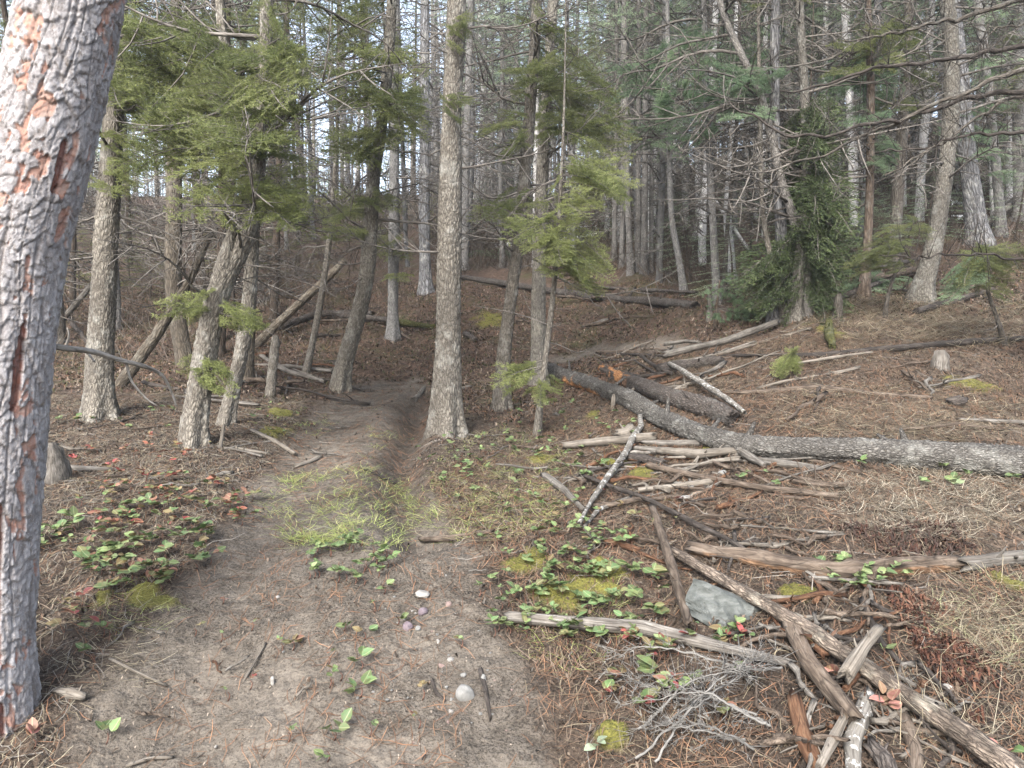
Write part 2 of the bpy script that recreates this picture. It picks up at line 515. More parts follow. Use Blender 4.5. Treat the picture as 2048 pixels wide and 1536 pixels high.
M['stone_white'] = stone_mat('white_stone', (.22, .21, .195), (.34, .33, .31), (.45, .44, .42), 24)
M['stone_pink'] = stone_mat('pink_stone', (.19, .135, .12), (.28, .21, .19), (.36, .285, .255), 24)
M['stone_purple'] = stone_mat('purple_stone', (.13, .10, .115), (.20, .165, .185), (.28, .24, .255), 24)

# the big pine: grey plates, salmon where plates have dropped off
def pine_mat():
    t = NT('pine_plate_bark')
    r = t.attr('rest'); rd_ = t.attr('red', 'Fac'); fl = t.attr('flake', 'Fac'); ce = t.attr('cell', 'Fac'); fu = t.attr('furrow', 'Fac')
    n = t.noise(t.mapping(r, (1, 1, .6)), 38, 6, .75); n2 = t.noise(r, 130, 4, .75); n3 = t.noise(t.mapping(r, (1, 1, .5)), 9, 4, .6)
    g = t.ramp(ce, [(0, (.21, .20, .205)), (.35, (.33, .325, .335)), (.7, (.44, .435, .445)), (1, (.56, .555, .565))])
    g = t.mix(t.ramp(n3, [(.4, (0, 0, 0)), (.65, (1, 1, 1))]), g, t.mix(.5, g, (.24, .225, .225)))
    g = t.mix(t.ramp(n, [(.34, (1, 1, 1)), (.50, (0, 0, 0))]), g, (.20, .18, .165))
    g = t.mix(t.ramp(n2, [(.54, (0, 0, 0)), (.66, (1, 1, 1))]), g, (.46, .46, .475))
    o = t.ramp(t.noise(r, 22, 4, .6), [(.3, (.30, .13, .095)), (.5, (.43, .25, .19)), (.7, (.50, .37, .31))])
    o = t.mix(t.ramp(n2, [(.45, (0, 0, 0)), (.7, (1, 1, 1))]), o, t.mix(.4, o, (.5, .42, .38)))
    o = t.mix(rd_, o, t.ramp(n, [(.35, (.12, .04, .028)), (.6, (.27, .11, .075))]))
    c = t.mix(fl, t.mix(1.0, g, (.84, .84, .86), 'MULTIPLY'), t.mix(1.0, o, (.78, .74, .73), 'MULTIPLY'))
    c = t.mix(1.0, t.mix(fu, c, (.11, .09, .08)), (.74, .73, .71), 'MULTIPLY')
    h = t.math('ADD', n, t.math('MULTIPLY', n2, .5))
    return t.done(c, t.bump(h, .8, .008), .9)
M['pine'] = pine_mat()

def ground_mat():
    t = NT('forest_floor')
    geo = t.n.new('ShaderNodeNewGeometry'); p = geo.outputs['Position']
    dirt, moss, dry, far, damp = (t.attr(k, 'Fac') for k in ('dirt', 'moss', 'dry', 'far', 'damp'))
    a = t.noise(p, 2.2, 5, .6); b = t.noise(p, 18, 5, .7); c = t.noise(p, 90, 4, .75); v = t.voro(p, 60, 'F1')
    d1 = t.ramp(b, [(.3, (.09, .079, .066)), (.48, (.18, .162, .138)), (.70, (.26, .237, .206))])
    d1 = t.mix(t.ramp(c, [(.40, (1, 1, 1)), (.5, (0, 0, 0))]), d1, (.06, .05, .041))
    d1 = t.mix(t.ramp(t.noise(p, 1.7, 4, .65), [(.40, (1, 1, 1)), (.60, (0, 0, 0))]), d1, t.mix(.5, d1, (.185, .168, .146)))
    f1 = t.ramp(b, [(.3, (.016, .013, .011)), (.5, (.05, .039, .031)), (.68, (.115, .086, .065))])
    f1 = t.mix(t.ramp(c, [(.42, (0, 0, 0)), (.6, (1, 1, 1))]), f1, (.125, .096, .074))
    f1 = t.mix(t.ramp(t.noise(p, 42, 3, .7), [(.58, (0, 0, 0)), (.66, (1, 1, 1))]), f1, (.25, .21, .165))
    f2 = t.ramp(b, [(.3, (.026, .018, .014)), (.5, (.082, .054, .04)), (.68, (.16, .105, .08))])
    f2 = t.mix(t.ramp(c, [(.5, (0, 0, 0)), (.62, (1, 1, 1))]), f2, (.17, .135, .11))
    f2 = t.mix(t.ramp(t.noise(p, 1.3, 4, .7), [(.5, (0, 0, 0)), (.64, (1, 1, 1))]), f2, (.085, .078, .04))
    g = t.mix(far, f1, f2)
    g = t.mix(dry, g, t.ramp(c, [(.35, (.13, .105, .08)), (.65, (.33, .29, .22))]))
    g = t.mix(dirt, g, d1)
    g = t.mix(damp, g, (.045, .036, .03))
    mo = t.ramp(c, [(.3, (.09, .095, .025)), (.55, (.22, .22, .05)), (.75, (.36, .335, .08))])
    g = t.mix(t.math('MULTIPLY', moss, .9), g, mo)
    g = t.mix(1.0, g, (.55, .53, .51), 'MULTIPLY')
    rgh = t.ramp(t.noise(p, 1.7, 4, .65), [(.36, (.15, .15, .15)), (.62, (1, 1, 1))])
    clod = t.noise(p, 7, 3, .55)
    h = t.math('ADD', t.math('MULTIPLY', clod, 1.6), t.math('MULTIPLY', rgh, t.math('ADD', t.math('MULTIPLY', b, .9), t.math('ADD', t.math('MULTIPLY', c, .45), t.math('MULTIPLY', v, .2)))))
    return t.done(g, t.bump(h, 1.0, .05), .95)
M['ground'] = ground_mat()
# ------------------------------------------------------------------ the ground
DIRT = [wpoly(p) for p in (
    [(60, 1700), (150, 1500), (215, 1310), (330, 1205), (400, 1120), (500, 985), (560, 915), (610, 850), (655, 800), (700, 775), (760, 752),
     (845, 762), (852, 800), (845, 880), (855, 960), (885, 1000), (875, 1060), (950, 1150), (990, 1230), (1050, 1400), (1110, 1536), (1150, 1700)],
    [(1090, 712), (1200, 690), (1330, 678), (1440, 676), (1440, 700), (1330, 702), (1200, 712), (1100, 725)])]
MOSS = [(285, 1190, 70, 24), (1060, 1128, 42, 30), (1150, 1185, 70, 40), (1215, 1150, 40, 20), (1080, 918, 26, 14), (1190, 830, 14, 10), (1285, 945, 30, 12),
        (545, 865, 30, 10), (560, 830, 24, 7), (1230, 1480, 30, 24), (1260, 1260, 30, 20), (1130, 440, 10, 4), (1240, 930, 30, 9), (1590, 1190, 40, 14), (1410, 905, 22, 7),
        (1950, 775, 40, 14), (1000, 800, 24, 12), (985, 640, 30, 12), (1660, 665, 14, 20), (380, 885, 20, 8), (2010, 1165, 30, 14)]
MOSS_W = []
for a, b, rx, ry in MOSS:
    c = G(a, b); MOSS_W.append((c[0], c[1], rx * c[1] / FPX, max(abs(G(a, b - ry)[1] - G(a, b + ry)[1]) / 2, .04)))
DRY = [(1850, 1010, 210, 55), (1960, 985, 120, 40), (1980, 1270, 90, 50), (1780, 640, 130, 45), (1950, 640, 110, 50), (1700, 690, 90, 30), (1790, 840, 200, 50), (1950, 830, 110, 50), (1400, 760, 60, 20)]
DRY_W = []
for a, b, rx, ry in DRY:
    c = G(a, b); DRY_W.append((c[0], c[1], rx * c[1] / FPX, max(abs(G(a, b - ry)[1] - G(a, b + ry)[1]) / 2, .1)))

def blob(x, y, L):
    r = np.zeros(np.shape(x))
    n = (fbm(x * 8, y * 8, 4, 21) - .5) * 2.2
    for cx, cy, rx, ry in L:
        d = np.hypot((x - cx) / rx, (y - cy) / ry) + n
        r = np.maximum(r, 1 - sstep(.75, 1.15, d))
    return r

def dirt_at(x, y):
    nx, ny = (fbm(x * 3, y * 3, 3, 31) - .5) * .5, (fbm(x * 3, y * 3, 3, 41) - .5) * .5
    s = 0
    for k, (ox, oy) in enumerate(((0, 0), (.07, .05), (-.07, .05), (.0, -.09), (.05, -.05))):
        s = s + sum(in_poly(x + nx * .6 + ox, y + ny + oy, p).astype(float) for p in DIRT)
    return np.clip(s / 5, 0, 1)

ys = np.concatenate([np.linspace(-40, -2, 12), np.linspace(-1, 1.85, 14), 1.9 * np.exp(np.concatenate([np.arange(0, 160) * .0055, .88 + np.arange(0, 372) * .0080]))])
us = np.concatenate([np.linspace(-2.3, -1.25, 10), np.linspace(-1.15, 1.15, 341), np.linspace(1.25, 2.3, 10)])
UU, YY = np.meshgrid(us, ys)
XX = UU * np.where(YY > 3.2, YY, 3.2 + np.maximum(0, -YY) * .8)
ZZ = height(XX, YY)
dirtA = dirt_at(XX, YY); mossA = blob(XX, YY, MOSS_W); dryA = blob(XX, YY, DRY_W) * .4
near = 1 - sstep(5, 14, YY)
ZZ = ZZ + near * ((fbm(XX * 9, YY * 9, 3, 51) - .5) * (.05 - .015 * dirtA) + (fbm(XX * 34, YY * 34, 2, 61) - .5) * .022)
ZZ = ZZ + (1 - near) * (fbm(XX * 2, YY * 2, 3, 71) - .5) * .25 + mossA * .022 * (.6 + fbm(XX * 25, YY * 25, 2, 72))
rd, _ = poly_dist(XX, YY, _r1)
dampA = np.exp(-(rd / .16) ** 2) * sstep(4.2, 6.5, YY) * (1 - sstep(8, 9, YY)) * .6
hb = G(1720, 1340); hb2 = G(1500, 1060)
dampA = np.maximum(dampA, .55 * (1 - sstep(.5, 1.25, np.hypot((XX - hb[0]) / .75, (YY - hb[1]) / .55) + (fbm(XX * 4, YY * 4, 3, 77) - .5))))
farA = sstep(6.5, 9.5, YY)
nr, nc = XX.shape
i = np.arange(nr - 1)[:, None] * nc; j = np.arange(nc - 1)[None, :]
quads = np.stack([i + j, i + j + 1, i + nc + j + 1, i + nc + j], -1).reshape(-1, 4)
me = make_mesh('ground', np.stack([XX, YY, ZZ], -1).reshape(-1, 3), [quads],
               {'dirt': dirtA.ravel(), 'moss': mossA.ravel(), 'dry': dryA.ravel(), 'far': farA.ravel(), 'damp': dampA.ravel()})
tag(link('ground', me, M['ground']), 'sloping forest floor of bare earth, fallen needles and litter', None, None, 'structure')
# ------------------------------------------------------------------ branch and crown prototypes (meshes shared by their copies)
def needles(mb, A, B, step, ln, wd, ang=55, flat=.6, mi=1, tips=0.0, r=None):
    """thin pointed needles along the twigs A->B (arrays)"""
    r = r or rng
    A, B = np.asarray(A, float), np.asarray(B, float)
    D = B - A; L = np.linalg.norm(D, axis=1); D = D / np.maximum(L, 1e-9)[:, None]
    cnt = np.maximum((L / step).astype(int), 1)
    k = np.repeat(np.arange(len(A)), cnt)
    t = r.random(len(k)); t = tips + (1 - tips) * t
    p = A[k] + D[k] * (L[k] * t)[:, None]
    d = D[k]
    up = np.zeros_like(d); up[:, 2] = 1
    side = np.cross(d, up); side /= np.maximum(np.linalg.norm(side, axis=1, keepdims=True), 1e-6)
    nz = np.cross(side, d)
    phi = r.uniform(0, 2 * math.pi, len(k))
    cs, sn = np.cos(phi), np.sin(phi) * (1 - flat) + .12
    perp = side * cs[:, None] + nz * sn[:, None]
    perp /= np.maximum(np.linalg.norm(perp, axis=1, keepdims=True), 1e-6)
    a = np.radians(ang + r.normal(0, 10, len(k)))
    nd = d * np.cos(a)[:, None] + perp * np.sin(a)[:, None]
    w = np.cross(nd, r.normal(0, 1, nd.shape)); w /= np.maximum(np.linalg.norm(w, axis=1, keepdims=True), 1e-6)
    l = ln * r.uniform(.7, 1.15, len(k))
    V = np.stack([p - w * wd / 2, p + w * wd / 2, p + nd * l[:, None]], 1).reshape(-1, 3)
    c = np.repeat(r.uniform(.75, 1.25, (len(k), 1)) * np.array([[1, 1, 1.]]), 3, 0)
    mb.add(V, np.arange(len(V)).reshape(-1, 3), None, None, c, mi)

def ribbon_twigs(mb, A, B, w, mi=0):
    """very fine twigs: crossed thin slivers"""
    A, B = np.asarray(A, float), np.asarray(B, float)
    d = B - A
    s = np.cross(d, [0, 0, 1.]); s /= np.maximum(np.linalg.norm(s, axis=1, keepdims=True), 1e-6)
    u = np.cross(s, d); u /= np.maximum(np.linalg.norm(u, axis=1, keepdims=True), 1e-6)
    V = np.stack([A + s * w, A - s * w * .6 + u * w, A - s * w * .6 - u * w, B], 1).reshape(-1, 3)
    k = np.arange(len(A))[:, None] * 4
    T = np.concatenate([k + [[0, 1, 3]], k + [[1, 2, 3]], k + [[2, 0, 3]]])
    mb.add(V, T, None, None, None, mi)

def live_branch(seed, mats, nl=.028, nw=.0048, step=.0038, width=.46, droop=.30, ang=55, flat=.5, bare=.16, dens=1.1, wr=.009):
    r = np.random.default_rng(seed); mb = MB()
    x = np.linspace(0, 1, 7)
    yoff = np.cumsum(r.normal(0, .018, 7)); yoff -= yoff[0]
    S = np.stack([x, yoff, -droop * x ** 2 + .05 * np.sin(x * 3) * r.uniform(-1, 1)], 1)
    add_tube(mb, S, np.linspace(wr, .0022, 7), 4, 9)
    C = catmull(S, 41)
    A, B, A2, B2 = [], [], [], []
    n = int(26 * dens)
    for q in range(n):
        t = bare + (1 - bare) * (q + r.random() * .6) / n
        p = C[min(int(t * 40), 40)]
        side = 1 if q % 2 else -1
        l = (width * (1 - t) ** .75 * min(1, .35 + (t - bare) * 3) + .06) * r.uniform(.65, 1.15)
        a = math.radians(r.uniform(38, 62))
        dv = np.array([math.cos(a), side * math.sin(a), r.normal(-.05, .12)])
        mid = p + dv * l * .5; end = p + dv * l + np.array([.04 * l, 0, -.18 * l * droop * 4 * r.random()])
        A += [p, mid]; B += [mid, end]
        m = max(int(l / .045), 1)
        for z in range(m):
            tt = .2 + .75 * (z + r.random() * .5) / m
            pp = p + (end - p) * tt
            s2 = 1 if (z + q) % 2 else -1
            ll = l * .42 * (1 - tt * .6) * r.uniform(.6, 1.1)
            bb = math.radians(45) * s2
            dd = np.array([dv[0] * math.cos(bb) - dv[1] * math.sin(bb), dv[0] * math.sin(bb) + dv[1] * math.cos(bb), dv[2] + r.normal(-.05, .12)])
            A2.append(pp); B2.append(pp + dd * ll)
    A.append(C[20]); B.append(C[40])
    ribbon_twigs(mb, A, B, .0024); ribbon_twigs(mb, A2, B2, .0016)
    needles(mb, A + A2, B + B2, step, nl, nw, ang, flat, 1, 0.0, r)
    return mb.mesh('branch', mats)

def pine_branch(seed, mats, nl=.12, nw=.005):
    r = np.random.default_rng(seed); mb = MB()
    x = np.linspace(0, 1, 6)
    S = np.stack([x, np.cumsum(r.normal(0, .03, 6)), .1 * x ** 2 - .1 * x], 1); S[0] = 0
    add_tube(mb, S, np.linspace(.011, .004, 6), 4, 8)
    C = catmull(S, 21); A, B = [], []
    for q in range(9):
        t = .35 + .6 * q / 9; p = C[int(t * 20)]; s = 1 if q % 2 else -1
        l = .38 * (1.05 - t) * r.uniform(.7, 1.3) + .08
        a = math.radians(r.uniform(35, 60))
        e = p + np.array([math.cos(a), s * math.sin(a), r.uniform(0, .4)]) * l
        A.append(p); B.append(e)
    A.append(C[17]); B.append(C[20])
    ribbon_twigs(mb, A, B, .004)
    A, B = np.array(A), np.array(B)
    needles(mb, A + (B - A) * .45, B, .0013, nl, nw, 38, 0.0, 1, .2, r)
    return mb.mesh('branch', mats)

def dead_branch(seed, mat, droop=.2, n=13, wr=.0115, sub=True, fork=.4):
    r = np.random.default_rng(seed); mb = MB()
    x = np.linspace(0, 1, 7)
    S = np.stack([x, np.cumsum(r.normal(0, .035, 7)), r.uniform(-.05, .18) * np.sin(x * 2.6) - droop * x ** 2], 1); S[:, 1] -= S[0, 1]
    add_tube(mb, S, np.linspace(wr, .0016, 7), 5, 12)
    C = catmull(S, 31); A, B = [], []
    for q in range(n):
        t = .15 + .8 * (q + r.random() * .7) / n; p = C[int(t * 30)]; s = r.choice([-1, 1])
        l = (.34 * (1.1 - t) + .05) * r.uniform(.4, 1.3)
        a = math.radians(r.uniform(30, 75))
        dv = np.array([math.cos(a), s * math.sin(a), r.normal(0, .35)])
        m = p + dv * l * .5 + r.normal(0, .02, 3) * l; e = p + dv * l + np.array([.05, 0, -.12 * r.random() - .02]) * l * 3 * r.random()
        if l > .2:
            add_tube(mb, [p, m, e], [.0056, .0044, .0022], 3, 5)
        else:
            A += [p]; B += [e]
        if sub:
            for z in range(r.integers(1, 4)):
                tt = r.uniform(.3, .9); pp = p + (e - p) * tt
                A.append(pp); B.append(pp + (dv * .7 + r.normal(0, .6, 3)) * l * .35)
    if A: ribbon_twigs(mb, A, B, .0028)
    return mb.mesh('dead_branch', [mat])

tw = M['twig']
LIVE = {
    'bright': [live_branch(100 + k, [tw, M['needle_bright']]) for k in range(5)],
    'green': [live_branch(110 + k, [tw, M['needle']]) for k in range(6)],
    'small': [live_branch(120 + k, [tw, M['needle_bright']], nl=.055, nw=.010, step=.009, width=.55, dens=.8, wr=.014) for k in range(3)],
    'blue': [live_branch(130 + k, [tw, M['needle_blue']], droop=.2) for k in range(4)],
    'cedar': [live_branch(140 + k, [tw, M['needle_cedar']], nl=.032, nw=.011, step=.008, width=.45, droop=.45, ang=30, flat=.9, bare=.1) for k in range(4)],
    'pine': [pine_branch(150 + k, [tw, M['needle_blue']]) for k in range(4)],
}
DEAD = [dead_branch(200 + k, tw, droop=d_, n=n_) for k, (d_, n_) in enumerate([(.15, 12), (.3, 15), (.05, 9), (.45, 14), (.2, 18), (.0, 8), (.35, 10)])]
DEADP = [dead_branch(230 + k, M['twig_pale'], droop=d_, n=n_) for k, (d_, n_) in enumerate([(.1, 8), (.3, 12), (.2, 6)])]

def crown_mesh(seed, kind, mats, h=9.0, rad=1.5, nb=70):
    """upper crown from z=0 to h on the Z axis"""
    r = np.random.default_rng(seed); mb = MB()
    A, B, A2, B2 = [], [], [], []
    for q in range(nb):
        t = ((q + r.random()) / nb) ** .9
        z = t * h
        az = q * 2.4 + r.normal(0, .4)
        l = (rad * (1 - t) ** .8 * min(1.0, .45 + t * 3) + .15) * r.uniform(.45, 1.2)
        d = np.array([math.cos(az), math.sin(az), 0])
        p = np.array([0, 0, z]); m = p + d * l * .5 + [0, 0, r.uniform(-.05, .12) * l]; e = p + d * l + [0, 0, (-.28 + .6 * t) * l * r.uniform(.4, 1.2)]
        A += [p, m]; B += [m, e]
        k = max(int(l / .13), 2)
        for zz in range(k):
            tt = .25 + .75 * (zz + r.random()) / k
            pp = p + (m - p) * min(1, tt * 2) + (e - m) * max(0, tt * 2 - 1)
            s = 1 if zz % 2 else -1
            sd_ = np.array([-d[1], d[0], 0]) * s
            ll = (.45 * (1.1 - tt) * l + .08) * r.uniform(.5, 1.2)
            A2.append(pp); B2.append(pp + (d * .75 + sd_ * .7 + [0, 0, r.normal(-.1, .2)]) * ll)
    ribbon_twigs(mb, A, B, .008); ribbon_twigs(mb, A2, B2, .004)
    if kind == 'fir':
        needles(mb, A2 + A[1::2], B2 + B[1::2], .0135, .075, .012, 55, .5, 1, 0, r)
    else:
        A2, B2 = np.array(A2), np.array(B2)
        needles(mb, A2 + (B2 - A2) * .4, B2, .009, .16, .009, 42, 0.0, 1, .2, r)
    return mb.mesh('crown', mats)

CROWN = {
    'fir': [crown_mesh(300 + k, 'fir', [tw, M['needle']], 9, 1.5, 70) for k in range(3)],
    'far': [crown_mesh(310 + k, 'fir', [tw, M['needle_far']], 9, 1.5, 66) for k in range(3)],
    'thin': [crown_mesh(315 + k, 'fir', [tw, M['needle']], 9, 1.1, 38) for k in range(3)],
    'pine': [crown_mesh(320 + k, 'pine', [tw, M['needle_far']], 8, 1.5, 54) for k in range(3)],
}

def dead_set(seed, mat, z0, z1, nb, lmax):
    r = np.random.default_rng(seed); mb = MB(); A, B = [], []
    for q in range(nb):
        z = z0 + (z1 - z0) * (q + r.random()) / nb; az = r.uniform(0, 6.28)
        l = lmax * r.uniform(.3, 1.0); d = np.array([math.cos(az), math.sin(az), r.uniform(-.35, .25)])
        p = np.array([0, 0, z]); m = p + d * l * .5; e = p + d * l + [0, 0, -.2 * l]
        add_tube(mb, [p, m, e], [.013, .009, .004], 3, 5)
        for k in range(r.integers(4, 9)):
            t = r.uniform(.3, .95); pp = p + (m - p) * min(1, t * 2) + (e - m) * max(0, t * 2 - 1)
            A.append(pp); B.append(pp + (d * .6 + r.normal(0, .5, 3)) * l * .35)
    ribbon_twigs(mb, A, B, .005)
    return mb.mesh('dead_branches', [mat])
DSET = [dead_set(330 + k, tw, .5, 7.5, 64, 1.9) for k in range(3)] + [dead_set(340, M['twig_pale'], .8, 7.0, 50, 1.6)]

def fir_disp(seed, amp=.012, cw=.032, ch=.10):
    def f(TH, VV, RR):
        r0 = float(RR.mean()); nwrap = max(int(2 * math.pi * r0 / cw), 6)
        f1, f2, _ = worley(TH / (2 * math.pi) * nwrap + (vnoise(VV * 5, TH * 0, seed) - .5) * .6, VV / ch + vnoise(np.cos(TH) * 3, VV * 2, seed) * .8, seed, nwrap)
        e = sstep(.02, .35, f2 - f1)
        big = (vnoise(np.cos(TH) * 1.4 + 7, VV * 1.6, seed + 3) - .5) + (vnoise(np.sin(TH) * 1.4 + 3, VV * 1.6, seed + 4) - .5)
        return amp * (e - .7) + r0 * .12 * big + amp * .5 * (vnoise(np.cos(TH) * 18, np.sin(TH) * 18 + VV * 40, seed + 6) - .5)
    return f

def flare_disp(fd, amt=.35, hh=.2):
    def f(TH, VV, RR):
        b = fd(TH, VV, RR) if fd else 0
        k = np.exp(-np.maximum(VV - .12, 0) / hh)
        return b + RR * amt * k * (.55 + .55 * np.cos(TH * 4 + 1.0 + 2 * np.sin(TH)))
    return f

class Trunk:
    """trunk curve through photograph points (px, py, width px), standing on the ground at the first one, grown on to height H"""
    def __init__(s, pts, H=13.0, dlean=0.0, d=None):
        b = G(pts[0][0], pts[0][1]) if d is None else None
        s.d = d = b[1] if d is None else d
        if b is None:
            b = at(pts[0][0], pts[0][1], d)
        P, R = [b - [0, 0, .12]], [pts[0][2] * d / FPX / 2]
        for q, (x, y, w) in enumerate(pts):
            dd = d + dlean * (q / max(len(pts) - 1, 1))
            P.append(at(x, y, dd)); R.append(w * dd / FPX / 2)
        P, R = [np.array(p) for p in P], [v_ * .93 for v_ in R]
        top = P[-1]; dirn = P[-1] - P[-2]; dirn /= np.linalg.norm(dirn)
        zt = b[2] + H; n = 4
        for q in range(1, n + 1):
            if zt - top[2] < .4: break
            dirn = dirn * .6 + np.array([0, 0, 1.]) * .4; dirn /= np.linalg.norm(dirn)
            P.append(P[-1] + dirn * (zt - top[2]) / n); R.append(max(R[-1] - (R[len(pts)] * .92) / n, .008))
        s.base, s.P, s.R = b, np.array(P), np.array(R)
    def point(s, z):
        k = int(np.clip(np.searchsorted(s.P[:, 2], z) - 1, 0, len(s.P) - 2))
        t = np.clip((z - s.P[k, 2]) / max(s.P[k + 1, 2] - s.P[k, 2], 1e-6), 0, 1)
        return s.P[k] + (s.P[k + 1] - s.P[k]) * t, s.R[k] + (s.R[k + 1] - s.R[k]) * t

class Counter: n = 0
def put_branch(root, base, tip, meshes, name='branch', roll=None):
    Counter.n += 1
    me = meshes[Counter.n % len(meshes)]
    o = link(name, me, None, root, align(np.asarray(base) - np.array(root.location), np.asarray(tip) - np.array(root.location), rnd.uniform(-.8, .8) if roll is None else roll))
    return o

def tree(name, label, pts, mat, group=None, H=13., n=14, fine=False, dead=(1.0, 6.0, 14, 1.0), boughs=(), crown='thin', crad=1.0, cz=None, dlean=0., stop=False, seed=1, cat='tree', flare=.5, tint=None, deadm=None):
    T = Trunk(pts, 0 if stop else H, dlean)
    root = empty(name, T.base, label, cat, group)
    mb = MB()
    P = T.P - T.base
    amp = min(.009, T.R[1] * .085)
    fd = fir_disp(seed, amp) if fine else (lambda TH, VV, RR: RR * .10 * (vnoise(np.cos(TH) * 1.5, VV * 2, seed) - .5 + vnoise(np.sin(TH) * 1.5, VV * 2, seed + 9) - .5))
    L = np.linalg.norm(np.diff(P, axis=0), axis=1).sum()
    if fine:   # the part in view finely, the rest plainly
        kk = len(pts) + 1
        lv = np.linalg.norm(np.diff(P[:kk], axis=0), axis=1).sum()
        add_tube(mb, P[:kk], T.R[:kk], n, int(lv / .017), flare_disp(fd, flare), colr=tint)
        if kk < len(P): add_tube(mb, P[kk - 1:], T.R[kk - 1:], 10, 14, None, colr=tint)
    else:
        add_tube(mb, P, T.R, n, max(int(L / .12), 10), flare_disp(fd, flare), colr=tint)
    link('trunk', mb.mesh('trunk', [mat]), None, root)
    r = random.Random(seed)
    ztop = T.base[2] + (H if not stop else T.P[-1, 2] - T.base[2])
    z0, z1, nd, ls = dead
    nd = int(nd * 1.7)
    for q in range(nd):
        z = T.base[2] + z0 + (z1 - z0) * (q + r.random()) / max(nd, 1)
        if z > ztop: continue
        p, rr = T.point(z); az = r.uniform(0, 6.283); l = ls * r.uniform(.4, 1.5)
        d = np.array([math.cos(az), math.sin(az) * .8, r.uniform(-.3, .35)])
        put_branch(root, p + d * rr * .5, p + d * l, deadm or DEAD, 'dead_branch', r.uniform(0, 6.28))
    for cx, cy, rx, ry, nb, kind, dj in boughs:
        for q in range(int(nb * 1.7)):
            a, k = r.uniform(0, 6.283), math.sqrt(r.random())
            tip = at(cx + rx * k * math.cos(a), cy + ry * k * math.sin(a), T.d + r.uniform(-dj, dj * .6))
            hz = tip[2] + r.uniform(-.05, .35) * abs(tip[0] - T.base[0]) + r.uniform(-.1, .1)
            p, rr = T.point(np.clip(hz, T.base[2] + .3, ztop - .1))
            v = tip - p; l = np.linalg.norm(v)
            if kind == 'cedar' and l < .75:
                tip = tip + np.array([0, r.choice([-1, 1]) * math.sqrt(.75 ** 2 - l * l) * r.uniform(.5, 1), -.12]); p = p + np.array([0, 0, .12]); v = tip - p; l = np.linalg.norm(v)
            if l > 2.3: p = tip - v / l * 2.3 * r.uniform(.8, 1); 
            if l > 2.3:    # a long bough: a bare limb carries the spray out from the trunk
                q0, _ = T.point(np.clip(hz, T.base[2] + .3, ztop - .1))
                put_branch(root, q0, p + (tip - p) * .3, DEAD, 'dead_branch')
            put_branch(root, p, tip, LIVE[kind])
    if crown:
        zc = T.base[2] + (cz if cz is not None else (T.P[len(pts), 2] - T.base[2] + .3))
        p, rr = T.point(zc)
        hh = (ztop - zc) * 1.03
        if crown == 'fir': crown = 'thin'
        me = CROWN[crown][seed % 3]; sc = hh / (8.0 if crown == 'pine' else 9.0)
        link('crown', me, None, root, Matrix.Translation(Vector(p - T.base)) @ Matrix.Rotation(seed * 1.7, 4, 'Z') @ Matrix.Diagonal((crad, crad, sc, 1)))
    return root, T

